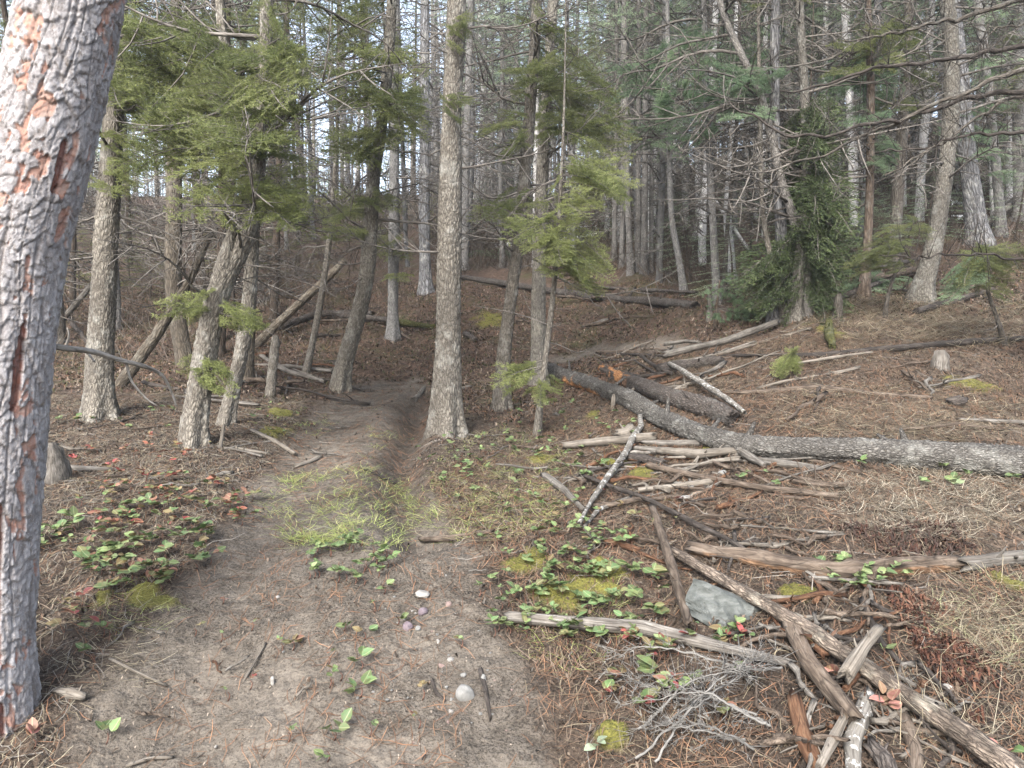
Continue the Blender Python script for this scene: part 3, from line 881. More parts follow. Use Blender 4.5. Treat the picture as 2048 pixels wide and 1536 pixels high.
# ---- the big pine at the edge of the picture
def big_pine():
    d = 2.9
    pts = [(-44, 1500, 290), (-42, 1450, 244), (-40, 1390, 222), (-40, 1200, 212), (-22, 900, 214), (10, 600, 210), (40, 450, 204), (80, 300, 202), (113, 150, 198), (145, 0, 194), (171, -130, 188)]
    T = Trunk(pts, 16.0, 0.0, d)
    T.base = np.array([T.P[1][0], d, float(height(T.P[1][0], d))]); T.P[0] = T.P[1] - [0, 0, .25]
    root = empty('ponderosa_pine', T.base, 'large leaning pine with grey plated bark and salmon patches at the edge of the trail', 'tree')
    P = T.P - T.base
    kk = len(pts) + 1
    L = np.linalg.norm(np.diff(P[:kk], axis=0), axis=1).sum()
    n, m = 300, int(L / .0056)
    store = {}
    def disp(TH, VV, RR):
        rr = .205
        circ = 2 * math.pi * rr
        wx = (vnoise(TH * 3, VV * 9, 5) - .5) * .05; wy = (vnoise(TH * 4 + 9, VV * 7, 6) - .5) * .06
        U = TH * rr + wx * np.minimum(1, np.minimum(TH, 2 * math.pi - TH) * 4); Vv = VV + wy
        n1 = int(circ / .085); a1, a2, ac = worley(U / circ * n1, Vv / .17, 3, n1); ao = worley.off
        n2 = int(circ / .032); b1, b2, bc = worley(U / circ * n2, Vv / .05, 13, n2); bo = worley.off
        n3 = int(circ / .013); c1, c2, cc = worley(U / circ * n3, Vv / .02, 23, n3); co = worley.off
        big = sstep(.0, .12, a2 - a1); mid = sstep(.0, .10, b2 - b1); sm = sstep(0, .3, c2 - c1)
        low = fbm(TH * 3.4 + 4, VV * 4.2, 3, 33)
        thc = np.mod(TH + math.pi, 2 * math.pi) - math.pi
        seam = (np.exp(-((thc + .62 + .25 * (vnoise(VV * 2.2, VV * 0, 71) - .5)) / .085) ** 2) * sstep(.38, .52, vnoise(VV * 3.4, VV * 0 + 3, 72)) + .35 * (fbm(TH * 9, VV * 14, 3, 74) - .5)) > .42
        flake = (((bc * .42 + low * .90) > .885) & (cc > .10)) | seam
        # long salmon seam down the side that faces the trail, and scattered patches higher up
        rid = np.abs(vnoise(TH * 5.2 + (vnoise(TH * 2, VV * 2.5, 91) - .5) * 1.6, VV * 1.6, 92) - .5); gro = 1 - sstep(.0, .055, rid)
        h = .0025 * big + .0015 * mid + .005 * (ac - .5) + .0045 * (bc - .5) + .003 * (cc - .5) - .004 * ao - .0045 * bo - .002 * co - .007 * gro
        h = h - .008 * flake - .008 * seam
        fur = np.clip(1.2 - sstep(.0, .07, a2 - a1) - .3 * vnoise(U * 40, Vv * 20, 8), 0, 1) * .75
        fur = np.maximum(fur * .6, np.maximum((1 - sstep(0, .04, b2 - b1)) * .25, gro * .55 * (vnoise(TH * 7, VV * 5, 93) > .35)))
        store.update(flake=flake.astype(float) * (.75 + .25 * mid) * (.75 + .25 * cc) , red=seam.astype(float), cell=np.clip(.45 * bc + .55 * cc, 0, 1), furrow=fur * (1 - .5 * flake))
        return h - .004 + RR * .06 * (vnoise(np.cos(TH) * 1.3, VV * 1.5, 2) - .5)
    V, q, t, rest, TH, VV = tube(P[:kk], T.R[:kk], n, m, disp, False)
    me = make_mesh('trunk', V, [q], {'rest': rest, **{k: a.ravel() for k, a in store.items()}})
    link('trunk', me, M['pine'], root)
    mb = MB(); add_tube(mb, P[kk - 1:], T.R[kk - 1:], 20, 30)
    link('upper_trunk', mb.mesh('upper_trunk', [M['fir_grey']]), None, root)
    r = random.Random(3)
    for k in range(10):
        z = T.base[2] + r.uniform(5, 9); p, rr = T.point(z); az = r.uniform(0, 6.28); d_ = np.array([math.cos(az), math.sin(az), r.uniform(-.2, .2)])
        put_branch(root, p, p + d_ * r.uniform(.8, 1.8), DEAD, 'dead_branch')
    p, rr = T.point(T.base[2] + 8)
    link('crown', CROWN['pine'][0], None, root, Matrix.Translation(Vector(p - T.base)) @ Matrix.Diagonal((1.5, 1.5, 1.05, 1)))
    # pale bare branch that reaches out from behind it
    q = [at(a, b, c) for a, b, c in ((95, 690, 3.0), (130, 696, 3.05), (185, 703, 3.2), (240, 720, 3.3), (290, 733, 3.4), (325, 752, 3.5), (345, 790, 3.55), (352, 812, 3.55))]
    mb = MB(); add_tube(mb, np.array(q) - T.base, np.array([13, 12, 11, 10, 9, 7, 5, 3]) * 3.3 / FPX / 2, 7, 40)
    for a, b, c, e in (((253, 724), (262, 760), (290, 795), (315, 812)), ((172, 702), (180, 712), (188, 722), (190, 724)), ((130, 696), (136, 680), (138, 668), (134, 655))):
        add_tube(mb, np.array([at(x, y, 3.35) for x, y in (a, b, c, e)]) - T.base, np.array([6, 5, 4, 2]) * 3.3 / FPX / 2, 5, 12)
    tag(link('bare_branch', mb.mesh('bare_branch', [M['twig_pale']]), None, root), 'pale bare drooping branch')
big_pine()
# ------------------------------------------------------------------ the trees one can tell apart
tree('fir_tree', 'straight fir with warm tan ridged bark standing alone beside the rutted trail', [(893, 868, 66), (893, 800, 62), (896, 700, 54), (897, 600, 52), (900, 400, 48), (905, 200, 42), (911, 60, 41), (914, -40, 39)],
     M['fir'], H=14, n=72, fine=True, dead=(1.6, 5.5, 8, .8), boughs=[(915, 195, 32, 40, 6, 'green', .5), (925, 40, 30, 30, 5, 'green', .5)], seed=11)
tree('fir_tree', 'stout tan fir just behind the leaning pine, dark flaking bark', [(198, 835, 62), (199, 780, 56), (201, 700, 54), (206, 600, 50), (212, 480, 47), (218, 380, 44), (228, 200, 38), (240, 0, 34)],
     M['fir'], H=13, n=56, fine=True, dead=(1.5, 5.5, 20, 1.1), boughs=[(260, 300, 70, 55, 8, 'bright', .6), (20, 150, 30, 110, 12, 'green', .6), (330, 110, 140, 120, 13, 'green', 1.4), (250, 210, 60, 40, 4, 'green', .8)], seed=12, tint=(.92, .92, .92))
tree('fir_tree', 'forked tan fir with one snapped prong and low bright green sprays', [(388, 893, 54), (389, 850, 54), (398, 790, 50), (412, 700, 50), (428, 620, 48), (448, 560, 44), (478, 505, 36), (500, 450, 33), (512, 400, 30), (525, 250, 26), (532, 100, 24), (534, -30, 22)],
     M['fir'], H=12, n=64, fine=True, dead=(1.2, 4.5, 22, 1.2),
     boughs=[(400, 265, 150, 40, 8, 'bright', .9), (520, 310, 110, 50, 8, 'bright', .8), (540, 385, 90, 35, 6, 'bright', .8), (400, 370, 120, 40, 4, 'bright', .8), (340, 180, 120, 60, 5, 'green', 1.0), (440, 745, 36, 26, 8, 'small', .3), (400, 745, 50, 20, 5, 'small', .35), (360, 600, 40, 20, 4, 'small', .3), (430, 620, 60, 18, 4, 'small', .3), (525, 630, 22, 10, 3, 'small', .3), (545, 110, 150, 130, 14, 'green', 1.4)], seed=13)
tree('fir_tree', 'slim tan fir rising from beside the forked fir and touching its prong', [(452, 850, 32), (462, 800, 31), (480, 720, 30), (493, 640, 29), (500, 570, 27), (504, 480, 25), (490, 300, 22), (450, 100, 19), (437, -30, 18)],
     M['fir'], H=11, n=44, fine=True, dead=(1.8, 5, 16, 1.0), boughs=[(380, 130, 170, 120, 9, 'green', 1.4), (570, 390, 80, 50, 6, 'bright', .7), (480, 60, 130, 70, 9, 'green', 1.0)], seed=14)
# snapped prong of the forked fir
def prong():
    root = [o for o in col.objects if o.name == 'fir_tree.002'][0]
    b = np.array(root.location); d = G(388, 893)[1]
    P = np.array([at(436, 590, d), at(446, 545, d - .02), at(456, 505, d - .03), at(462, 470, d - .02), at(465, 446, d)]) - b
    mb = MB(); add_tube(mb, P, np.array([40, 36, 29, 18, 4]) * d / FPX / 2, 28, 60, fir_disp(5, .009))
    tag(link('broken_prong', mb.mesh('broken_prong', [M['fir']]), None, root), 'snapped jagged prong of the fork')
prong()
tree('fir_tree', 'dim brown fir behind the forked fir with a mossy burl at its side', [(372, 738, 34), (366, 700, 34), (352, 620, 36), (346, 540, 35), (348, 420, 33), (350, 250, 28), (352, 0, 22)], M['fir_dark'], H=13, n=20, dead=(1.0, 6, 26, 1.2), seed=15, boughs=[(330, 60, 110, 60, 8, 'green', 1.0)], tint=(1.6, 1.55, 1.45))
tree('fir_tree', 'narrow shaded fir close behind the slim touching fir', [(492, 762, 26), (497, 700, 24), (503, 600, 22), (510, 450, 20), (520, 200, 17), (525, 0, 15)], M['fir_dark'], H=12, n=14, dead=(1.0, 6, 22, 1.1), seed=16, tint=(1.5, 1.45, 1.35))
tree('fir_tree', 'thin crooked sapling leaning over the dark hollow behind the trail', [(612, 748, 15), (622, 700, 14), (636, 630, 14), (648, 560, 13), (656, 500, 12), (664, 420, 10), (672, 300, 8)], M['fir'], H=6, n=12, dead=(1.2, 4, 12, .8), seed=17, boughs=[(670, 440, 40, 35, 7, 'green', .6), (700, 400, 40, 30, 5, 'green', .6)])
tree('fir_tree', 'tan fir with a swept S-curved trunk at the bend of the trail', [(680, 783, 38), (686, 740, 36), (702, 680, 34), (722, 610, 33), (736, 530, 31), (741, 440, 29), (748, 350, 27), (762, 260, 25), (776, 120, 23), (786, -20, 21)],
     M['fir'], H=13, n=48, fine=True, dead=(1.4, 6, 20, 1.2), boughs=[(740, 220, 150, 80, 17, 'green', 1.3), (690, 70, 120, 80, 12, 'green', 1.3), (770, 390, 60, 30, 5, 'green', .9), (700, 430, 50, 50, 6, 'green', .9)], seed=18, tint=(.88, .88, .86))
tree('fir_tree', 'grey-brown fir with splayed roots on the litter slope past the swept fir', [(786, 678, 28), (786, 620, 23), (787, 520, 22), (788, 380, 21), (789, 200, 19), (790, 0, 17)], M['fir_grey'], H=13, n=18, dead=(1.2, 7, 26, 1.2), boughs=[(770, 500, 50, 40, 6, 'green', .9), (800, 150, 60, 100, 10, 'green', 1.0)], seed=19, flare=.5)
tree('fir_tree', 'upright bluish-grey trunk higher on the slope beside the lone tan fir', [(852, 586, 30), (850, 520, 25), (848, 420, 23), (849, 250, 21), (850, 0, 19)], M['furrow'], H=15, n=18, dead=(1.2, 8, 26, 1.3), boughs=[(800, 130, 70, 90, 7, 'green', 1.2)], seed=20, crown='far')
tree('fir_tree', 'grey trunk half hidden behind the lone tan fir', [(928, 540, 18), (930, 420, 17), (934, 250, 16), (940, 60, 14), (942, 0, 14)], M['fir_grey'], H=14, n=12, dead=(2, 8, 20, 1.2), seed=21, crown='far')
tree('fir_tree', 'slightly bowed tan fir, first of the close pair beside the fallen log', [(1003, 823, 36), (1005, 760, 32), (1010, 690, 29), (1021, 600, 27), (1035, 500, 26), (1047, 380, 25), (1058, 240, 23), (1070, 80, 21), (1076, -30, 20)],
     M['fir'], H=12, n=48, fine=True, dead=(1.6, 5.5, 20, 1.2), boughs=[(1080, 110, 90, 100, 16, 'green', .9), (1020, 395, 90, 35, 7, 'green', .8), (990, 260, 60, 60, 5, 'green', .9)], seed=22, tint=(.84, .83, .82))
tree('fir_tree', 'darker upright fir, second of the close pair beside the fallen log', [(1077, 768, 34), (1077, 700, 31), (1077, 600, 30), (1079, 470, 26), (1085, 330, 24), (1094, 180, 21), (1106, 0, 20)], M['fir_grey'], H=13, n=48, fine=True, dead=(1.4, 6, 22, 1.3), boughs=[(1150, 160, 110, 110, 14, 'green', 1.0), (1170, 230, 130, 40, 8, 'green', 1.0)], seed=23, tint=(.95, .9, .8))
tree('fir_sapling', 'slender fir sapling with yellow-green sprays in front of the close pair', [(1074, 872, 15), (1080, 810, 14), (1088, 740, 13), (1098, 660, 12), (1108, 570, 11), (1116, 460, 9), (1124, 330, 7)], M['fir'], H=4.2, n=14, dead=(.7, 2.6, 10, .5),
     boughs=[(1110, 455, 95, 60, 14, 'bright', .7), (1170, 515, 80, 30, 8, 'bright', .6), (1190, 560, 55, 15, 4, 'bright', .5), (1090, 780, 55, 22, 7, 'small', .3), (1010, 750, 30, 20, 3, 'small', .3), (1140, 380, 80, 50, 8, 'bright', .7), (1230, 340, 70, 40, 6, 'bright', .6)], seed=24, crown=None, cat='tree', tint=(.8, .8, .8))
# the stand above the dark log
for k, (x, y, w, lean, lab) in enumerate([
        (1228, 524, 11, 6, 'thin grey trunk at the downhill end of the dense row above the dark log'),
        (1244, 536, 12, 2, 'thin grey trunk with a dead twig fan in the dense row above the dark log'),
        (1262, 552, 15, -14, 'leaning slender trunk in front of the dense row above the dark log'),
        (1276, 546, 13, 2, 'straight grey trunk in the middle of the dense row above the dark log'),
        (1288, 550, 16, 4, 'broadest trunk of the dense row above the dark log'),
        (1302, 540, 11, 2, 'thin dim trunk next to the broadest one of the dense row'),
        (1316, 524, 12, 6, 'thin trunk at the uphill end of the dense row above the dark log')]):
    tree('slender_tree', lab, [(x, y, w), (x + lean * .2, y - 60, w * .92), (x + lean * .5, y - 160, w * .88), (x + lean * .8, 200, w * .8), (x + lean, 0, w * .7)],
         M['fir_grey'], 'slender trees in the dense row above the dark log', H=13 + k % 3, n=10, dead=(1.0, 7, 16, .9), seed=40 + k, crown='far', crad=.8, tint=(.8, .78, .76))
tree('slender_tree', 'bowed pale grey trunk curving up from the end of the dark log', [(1368, 584, 15), (1358, 520, 14), (1344, 440, 13), (1339, 340, 12), (1337, 200, 11), (1334, 0, 10)], M['fir_grey'], H=13, n=12, dead=(1.0, 7, 22, 1.2), seed=50, crown='pine', boughs=[(1300, 110, 90, 70, 9, 'blue', 1.2), (1270, 230, 90, 70, 8, 'blue', 1.2)])
tree('slender_tree', 'straight grey trunk just past the end of the dark log', [(1436, 616, 18), (1432, 560, 17), (1427, 470, 16), (1420, 340, 15), (1413, 180, 13), (1408, 0, 11)], M['fir_grey'], H=14, n=14, dead=(1.0, 8, 26, 1.4), seed=51, crown='far', boughs=[(1400, 130, 80, 80, 10, 'pine', 1.2), (1380, 230, 80, 50, 8, 'blue', 1.2)])
tree('slender_tree', 'pale trunk with dark flecks between the straight grey trunk and the cedar clump', [(1463, 560, 20), (1460, 500, 18), (1455, 420, 16), (1462, 300, 13), (1470, 150, 12), (1475, 0, 11)], M['pale'], H=15, n=14, dead=(1.5, 8, 22, 1.2), seed=52, crown='pine', boughs=[(1500, 130, 80, 90, 9, 'blue', 1.2), (1440, 200, 70, 60, 6, 'pine', 1.2)])
tree('slender_tree', 'white thin leaning trunk crossing in front of the pale stand', [(1500, 505, 7), (1470, 460, 7), (1430, 400, 7), (1412, 372, 6)], M['pale'], stop=True, n=8, dead=(.3, 1.5, 3, .4), seed=53, crown=None)
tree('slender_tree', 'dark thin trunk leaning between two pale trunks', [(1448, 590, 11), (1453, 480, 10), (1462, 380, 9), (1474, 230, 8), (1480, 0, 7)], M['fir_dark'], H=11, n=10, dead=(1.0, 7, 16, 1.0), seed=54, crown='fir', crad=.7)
# clump round the cedar
tree('fir_tree', 'thin light sapling bowed against the foot of the cedar clump', [(1570, 642, 15), (1560, 590, 14), (1546, 530, 13), (1532, 470, 12), (1524, 400, 11), (1521, 300, 10), (1518, 150, 8)], M['fir'], H=9, n=12, dead=(1.0, 5, 14, .9), seed=60, crown='fir', crad=.6, tint=(.85, .85, .85))
tree('fir_tree', 'long swept trunk arching away above the cedar clump', [(1612, 632, 26), (1612, 560, 24), (1603, 490, 22), (1585, 430, 20), (1562, 360, 18), (1545, 280, 17), (1520, 190, 16), (1488, 120, 15), (1452, 40, 14), (1436, -20, 13)], M['fir_grey'], H=9, n=24, dead=(1.2, 6, 26, 1.5), seed=61, crown='fir', tint=(.8, .77, .74))
tree('fir_tree', 'light tan trunk standing in front of the cedar clump', [(1588, 640, 32), (1594, 580, 28), (1603, 500, 25), (1612, 400, 22), (1613, 300, 20), (1609, 180, 19), (1601, 60, 18), (1598, -20, 17)], M['fir'], H=12, n=40, fine=True, dead=(1.2, 6, 26, 1.4), seed=62, crown='fir', tint=(.78, .8, .82))
tree('fir_tree', 'grey flecked trunk rising behind the cedar clump', [(1556, 640, 34), (1560, 560, 28), (1562, 460, 24), (1552, 300, 21), (1549, 150, 19), (1551, 0, 18)], M['furrow'], H=14, n=24, dead=(1.8, 7, 22, 1.2), seed=63, crown='pine', boughs=[(1480, 150, 70, 60, 5, 'blue', 1.0)])
tree('cedar_tree', 'dark green cedar with drooping sprays among the clumped trunks', [(1618, 625, 16), (1612, 560, 14), (1606, 450, 11), (1612, 320, 8), (1618, 235, 4)], M['brown'], H=4.3, n=12, dead=(.4, 1.5, 4, .4), seed=64, crown=None,
     boughs=[(1645, 570, 35, 45, 11, 'cedar', .4), (1650, 460, 34, 50, 26, 'cedar', .5), (1640, 370, 30, 50, 28, 'cedar', .4), (1622, 280, 20, 40, 22, 'cedar', .3), (1610, 225, 10, 20, 6, 'cedar', .2), (1520, 580, 32, 45, 9, 'cedar', .4), (1505, 510, 30, 45, 7, 'cedar', .4), (1590, 470, 30, 70, 9, 'cedar', .6), (1580, 360, 24, 50, 7, 'cedar', .4)])
tree('fir_tree', 'slim brown trunk with a whorl of short twigs on the grassy bank', [(1728, 598, 24), (1733, 520, 19), (1738, 420, 17), (1741, 300, 16), (1741, 150, 15), (1736, 0, 13)], M['brown'], H=12, n=14, dead=(1.2, 6, 24, 1.3), seed=65, crown='fir', boughs=[(1750, 80, 70, 45, 12, 'green', .8), (1790, 310, 60, 24, 6, 'blue', .8), (1720, 210, 60, 26, 6, 'blue', .8)], tint=(1.5, 1.5, 1.5))
tree('fir_tree', 'dark ridged trunk behind the green sprays on the bank', [(1786, 536, 30), (1790, 470, 26), (1796, 380, 24), (1805, 250, 21), (1815, 80, 19), (1819, 0, 18)], M['fir_dark'], H=14, n=20, dead=(1.5, 7, 20, 1.2), seed=66, crown='fir', tint=(1.6, 1.6, 1.6), boughs=[(1830, 150, 60, 80, 8, 'green', 1.0), (1770, 60, 70, 40, 6, 'green', 1.0), (1690, 150, 60, 60, 6, 'blue', 1.0)])
tree('fir_tree', 'tan trunk leaning uphill at the top of the grassy bank', [(1842, 600, 44), (1850, 560, 38), (1868, 490, 34), (1882, 410, 32), (1895, 310, 31), (1903, 200, 30), (1903, 90, 29), (1894, 0, 28)], M['fir'], H=13, n=56, fine=True, dead=(1.5, 6, 16, 1.2), seed=67, crown='fir', tint=(.78, .8, .81))
tree('fir_tree', 'deeply furrowed blue-grey trunk leaning across the tan one', [(1958, 486, 44), (1952, 440, 40), (1942, 370, 36), (1930, 270, 34), (1920, 160, 32), (1908, 50, 31), (1902, -20, 30)], M['furrow'], H=14, n=56, fine=True, dead=(2, 7, 14, 1.2), seed=68, crown='pine')
tree('fir_tree', 'grey slim trunk past the furrowed one, leaning the same way', [(2003, 470, 20), (1998, 400, 19), (1988, 290, 18), (1974, 160, 17), (1956, 20, 16), (1952, -20, 16)], M['fir_grey'], H=13, n=14, dead=(1.2, 7, 18, 1.2), seed=69, crown='far', boughs=[(1970, 200, 70, 120, 10, 'blue', 1.0), (2010, 330, 40, 60, 5, 'blue', .8)])
tree('fir_tree', 'grey trunk cut by the frame above the snowy logs', [(2044, 440, 30), (2041, 330, 28), (2038, 200, 27), (2036, 60, 26), (2035, -20, 25)], M['fir_grey'], H=14, n=16, dead=(1.2, 7, 20, 1.3), seed=70, crown='far', boughs=[(2010, 120, 40, 100, 8, 'green', 1.0)])
# young firs
tree('fir_sapling', 'young dark green fir bending over the bank before the tan leaning trunk', [(1770, 640, 9), (1776, 590, 8), (1800, 520, 6), (1818, 470, 4), (1830, 430, 3)], M['fir_dark'], stop=True, n=8, dead=(.2, .6, 2, .3), seed=71, crown=None, boughs=[(1830, 450, 50, 40, 7, 'green', .4), (1800, 510, 60, 30, 6, 'green', .4), (1745, 480, 50, 30, 5, 'green', .4), (1710, 520, 40, 25, 3, 'green', .4)])
tree('fir_sapling', 'bushy young fir spreading at the picture edge under the furrowed trunk', [(2010, 690, 10), (1995, 640, 9), (1975, 580, 7), (1960, 520, 5), (1950, 480, 3)], M['fir_dark'], stop=True, n=8, dead=(.2, .6, 2, .3), seed=72, crown=None, boughs=[(1930, 520, 60, 36, 14, 'green', .4), (1985, 560, 60, 36, 12, 'green', .4), (2020, 500, 50, 30, 8, 'green', .4), (1900, 560, 40, 26, 6, 'blue', .4)])
tree('pine_seedling', 'small blue-green pine seedling on the needle-covered bank', [(1585, 758, 5), (1585, 735, 4), (1586, 705, 3), (1587, 682, 2)], M['brown'], stop=True, n=6, dead=(.05, .1, 0, .1), seed=73, crown=None, boughs=[(1586, 705, 16, 22, 12, 'small', .12), (1562, 738, 22, 14, 7, 'small', .12), (1600, 735, 16, 14, 5, 'small', .12)])
tree('pine_sapling', 'young long-needled pine at the foot of the cedar clump', [(1430, 660, 8), (1432, 630, 7), (1436, 590, 5), (1440, 560, 3)], M['brown'], stop=True, n=6, dead=(.05, .1, 0, .1), seed=74, crown=None, boughs=[(1440, 610, 50, 35, 9, 'pine', .4), (1470, 580, 40, 30, 5, 'pine', .4), (1500, 630, 30, 20, 4, 'pine', .3)])
for lab, x, y, rx, ry, nb, kd in (('cut green fir bough lying on the slope behind the lone tan fir', 985, 500, 60, 28, 9, 'blue'), ('heap of cut fir boughs on the bank behind the cedar', 1690, 545, 70, 34, 12, 'blue'),
                                  ('green fallen fir top lying under the dark ridged trunk', 1780, 560, 60, 26, 8, 'blue'), ('low grey-green boughs lying beside the small stump', 1640, 590, 40, 20, 6, 'blue')):
    c = G(x, y + ry * .6); root = empty('fallen_bough', c, lab, 'bough')
    for k in range(nb):
        tip = np.array([c[0] + rnd.uniform(-1, 1) * rx * c[1] / FPX, c[1] + rnd.uniform(-.5, .5), 0]); tip[2] = height(tip[0], tip[1]) + rnd.uniform(.15, .5) * ry * 2 * c[1] / FPX
        bb = tip + np.array([rnd.uniform(-.9, .9), rnd.uniform(-.4, .4), 0]); bb[2] = height(bb[0], bb[1]) + .04
        put_branch(root, bb, tip, LIVE[kd])

# a conifer standing just outside the picture; its long bare limbs reach in
def reaching_tree():
    d = 6.6; b = np.array([4.95, d, 0]); b[2] = height(b[0], b[1])
    root = empty('fir_tree', b, 'conifer past the picture edge whose long bare limbs reach in from the right', 'tree')
    mb = MB(); add_tube(mb, [[0, 0, -.2], [0, 0, 3], [.1, 0, 7], [0, 0, 12]], [.17, .15, .1, .02], 20, 60)
    link('trunk', mb.mesh('trunk', [M['fir_dark']]), None, root)
    limbs = [([(2060, -10), (1990, 18), (1929, 34), (1850, 52), (1782, 67), (1690, 82)], 13), ([(2060, 86), (1960, 106), (1880, 123), (1800, 134), (1720, 142), (1660, 165), (1600, 184), (1560, 180)], 13),
             ([(2060, 132), (1950, 175), (1880, 205), (1810, 237), (1750, 265), (1690, 292), (1650, 312), (1560, 322)], 13), ([(2060, 186), (1960, 190), (1880, 215), (1800, 240), (1720, 252), (1640, 272), (1570, 268), (1510, 235), (1460, 205)], 13),
             ([(2050, 188), (1960, 232), (1880, 290), (1820, 325), (1770, 352)], 9), ([(2060, 260), (1940, 270), (1860, 292), (1800, 302), (1748, 303)], 10), ([(2060, 50), (1985, 60), (1960, 90), (1975, 45)], 6), ([(2060, 520), (1950, 508), (1860, 512), (1760, 512)], 7)]
    for k, (pp, w) in enumerate(limbs):
        n = len(pp)
        Q = [np.array([4.95, d, at(pp[0][0], pp[0][1] - 25, d)[2]])] + [at(x, y, d - .25 * i / n + .1 * math.sin(k * 2 + i)) for i, (x, y) in enumerate(pp)]
        mb = MB(); R = np.linspace(w * .95, w * .25, len(Q)) * d / FPX / 2
        C = catmull(np.array(Q) - b, 60); C = C + np.column_stack([np.zeros(60), (vnoise(np.arange(60) * .4, np.zeros(60), k) - .5) * .05, (vnoise(np.arange(60) * .35, np.ones(60), k) - .5) * .05])
        add_tube(mb, C, np.linspace(R[0], R[-1], 60), 6, 60)
        r = np.random.default_rng(500 + k); A, B = [], []
        for q in range(26):
            p = C[r.integers(14, 59)]; v = r.normal(0, 1, 3) * [.5, .5, 1]; v /= np.linalg.norm(v); l = r.uniform(.08, .5)
            m = p + v * l * .5 + r.normal(0, .03, 3); e = m + (v + r.normal(0, .4, 3)) * l * .5
            add_tube(mb, [p, m, e], [.0045, .003, .0012], 3, 4)
            for z in range(3):
                A.append(m); B.append(m + (v + r.normal(0, .7, 3)) * l * .4)
        ribbon_twigs(mb, A, B, .0016)
        link('bare_limb', mb.mesh('bare_limb', [M['wood_dark'] if k % 2 else M['fir_dark']]), None, root)
    p = np.array([0, 0, 6.0])
    link('crown', CROWN['fir'][0], None, root, Matrix.Translation(Vector(p)) @ Matrix.Diagonal((1.2, 1.2, .7, 1)))
reaching_tree()

# ------------------------------------------------------------------ trees further off
def far_trunk(seed, mat):
    r = np.random.default_rng(seed); mb = MB()
    z = np.array([-.3, 0, .5, 2, 4, 7, 10, 13.]); w = np.cumsum(r.normal(0, .06, 8)); w2 = np.cumsum(r.normal(0, .06, 8))
    P = np.stack([w - w[1], w2 - w2[1], z], 1)
    add_tube(mb, P, [.16, .145, .125, .115, .10, .075, .045, .012], 10, 40, flare_disp(None, .3))
    return mb.mesh('trunk', [mat])
FT = {k: [far_trunk(700 + 10 * i + j, M[k]) for j in range(3)] for i, k in enumerate(('fir_grey', 'pale', 'fir_dark', 'furrow', 'brown'))}
used = [(o.location.x, o.location.y) for o in col.objects if o.parent is None and o.get('category') == 'tree']
r = random.Random(91); nfar = 0
ZONES = [   # px range of bases, depth range, count, trunk kinds, crown kinds, where it stands, lowest crown height
    (-150, 560, 11, 30, 34, ('fir_dark', 'fir_grey', 'brown'), ('far', 'fir', 'far'), 'in the dim wood beyond the forked fir', (2.5, 5.5)),
    (540, 940, 18, 46, 34, ('fir_dark', 'fir_grey', 'furrow'), (None, None, None, 'far'), 'on the bright far crest', (5, 9.0)),
    (930, 1300, 17, 46, 52, ('fir_grey', 'pale', 'furrow'), ('far', 'pine', 'far', None), 'on the slope beyond the close pair of firs', (1.6, 4.5)),
    (1290, 1720, 14, 48, 80, ('pale', 'fir_grey', 'pale', 'furrow'), ('pine', 'far', 'far', 'far'), 'in the hazy stand behind the cedar clump', (1.8, 4.8)),
    (1700, 2250, 13, 50, 72, ('pale', 'furrow', 'fir_grey', 'pale'), ('pine', 'far', 'far', 'far'), 'in the hazy stand above the bank', (1.8, 4.8)),
]
TW = {'fir_dark': 'dark', 'fir_grey': 'grey', 'brown': 'brown', 'furrow': 'blue-grey', 'pale': 'pale'}
CW = {'fir': 'dark green', 'far': 'feathery green', 'pine': 'tufted', None: 'bare'}
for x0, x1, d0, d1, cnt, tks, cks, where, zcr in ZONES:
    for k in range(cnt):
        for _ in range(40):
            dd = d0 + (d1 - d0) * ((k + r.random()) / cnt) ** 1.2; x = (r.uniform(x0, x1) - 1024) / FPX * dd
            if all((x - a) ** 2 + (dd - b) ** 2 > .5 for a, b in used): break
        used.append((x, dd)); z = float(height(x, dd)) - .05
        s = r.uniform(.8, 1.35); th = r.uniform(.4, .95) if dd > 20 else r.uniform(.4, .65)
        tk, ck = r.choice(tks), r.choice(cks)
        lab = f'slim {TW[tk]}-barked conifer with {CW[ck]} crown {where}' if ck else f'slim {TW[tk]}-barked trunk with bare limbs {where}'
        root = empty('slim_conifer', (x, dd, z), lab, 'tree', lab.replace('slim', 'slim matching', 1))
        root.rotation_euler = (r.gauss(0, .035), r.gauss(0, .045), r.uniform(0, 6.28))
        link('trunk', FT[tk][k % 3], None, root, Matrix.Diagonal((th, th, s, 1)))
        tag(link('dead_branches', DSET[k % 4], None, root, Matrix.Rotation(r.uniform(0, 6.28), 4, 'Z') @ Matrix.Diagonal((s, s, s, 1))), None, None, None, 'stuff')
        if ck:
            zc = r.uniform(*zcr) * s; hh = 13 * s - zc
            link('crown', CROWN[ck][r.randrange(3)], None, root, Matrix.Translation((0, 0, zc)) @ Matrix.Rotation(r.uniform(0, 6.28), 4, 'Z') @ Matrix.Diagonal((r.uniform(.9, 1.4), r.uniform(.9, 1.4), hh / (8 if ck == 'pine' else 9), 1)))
        nfar += 1
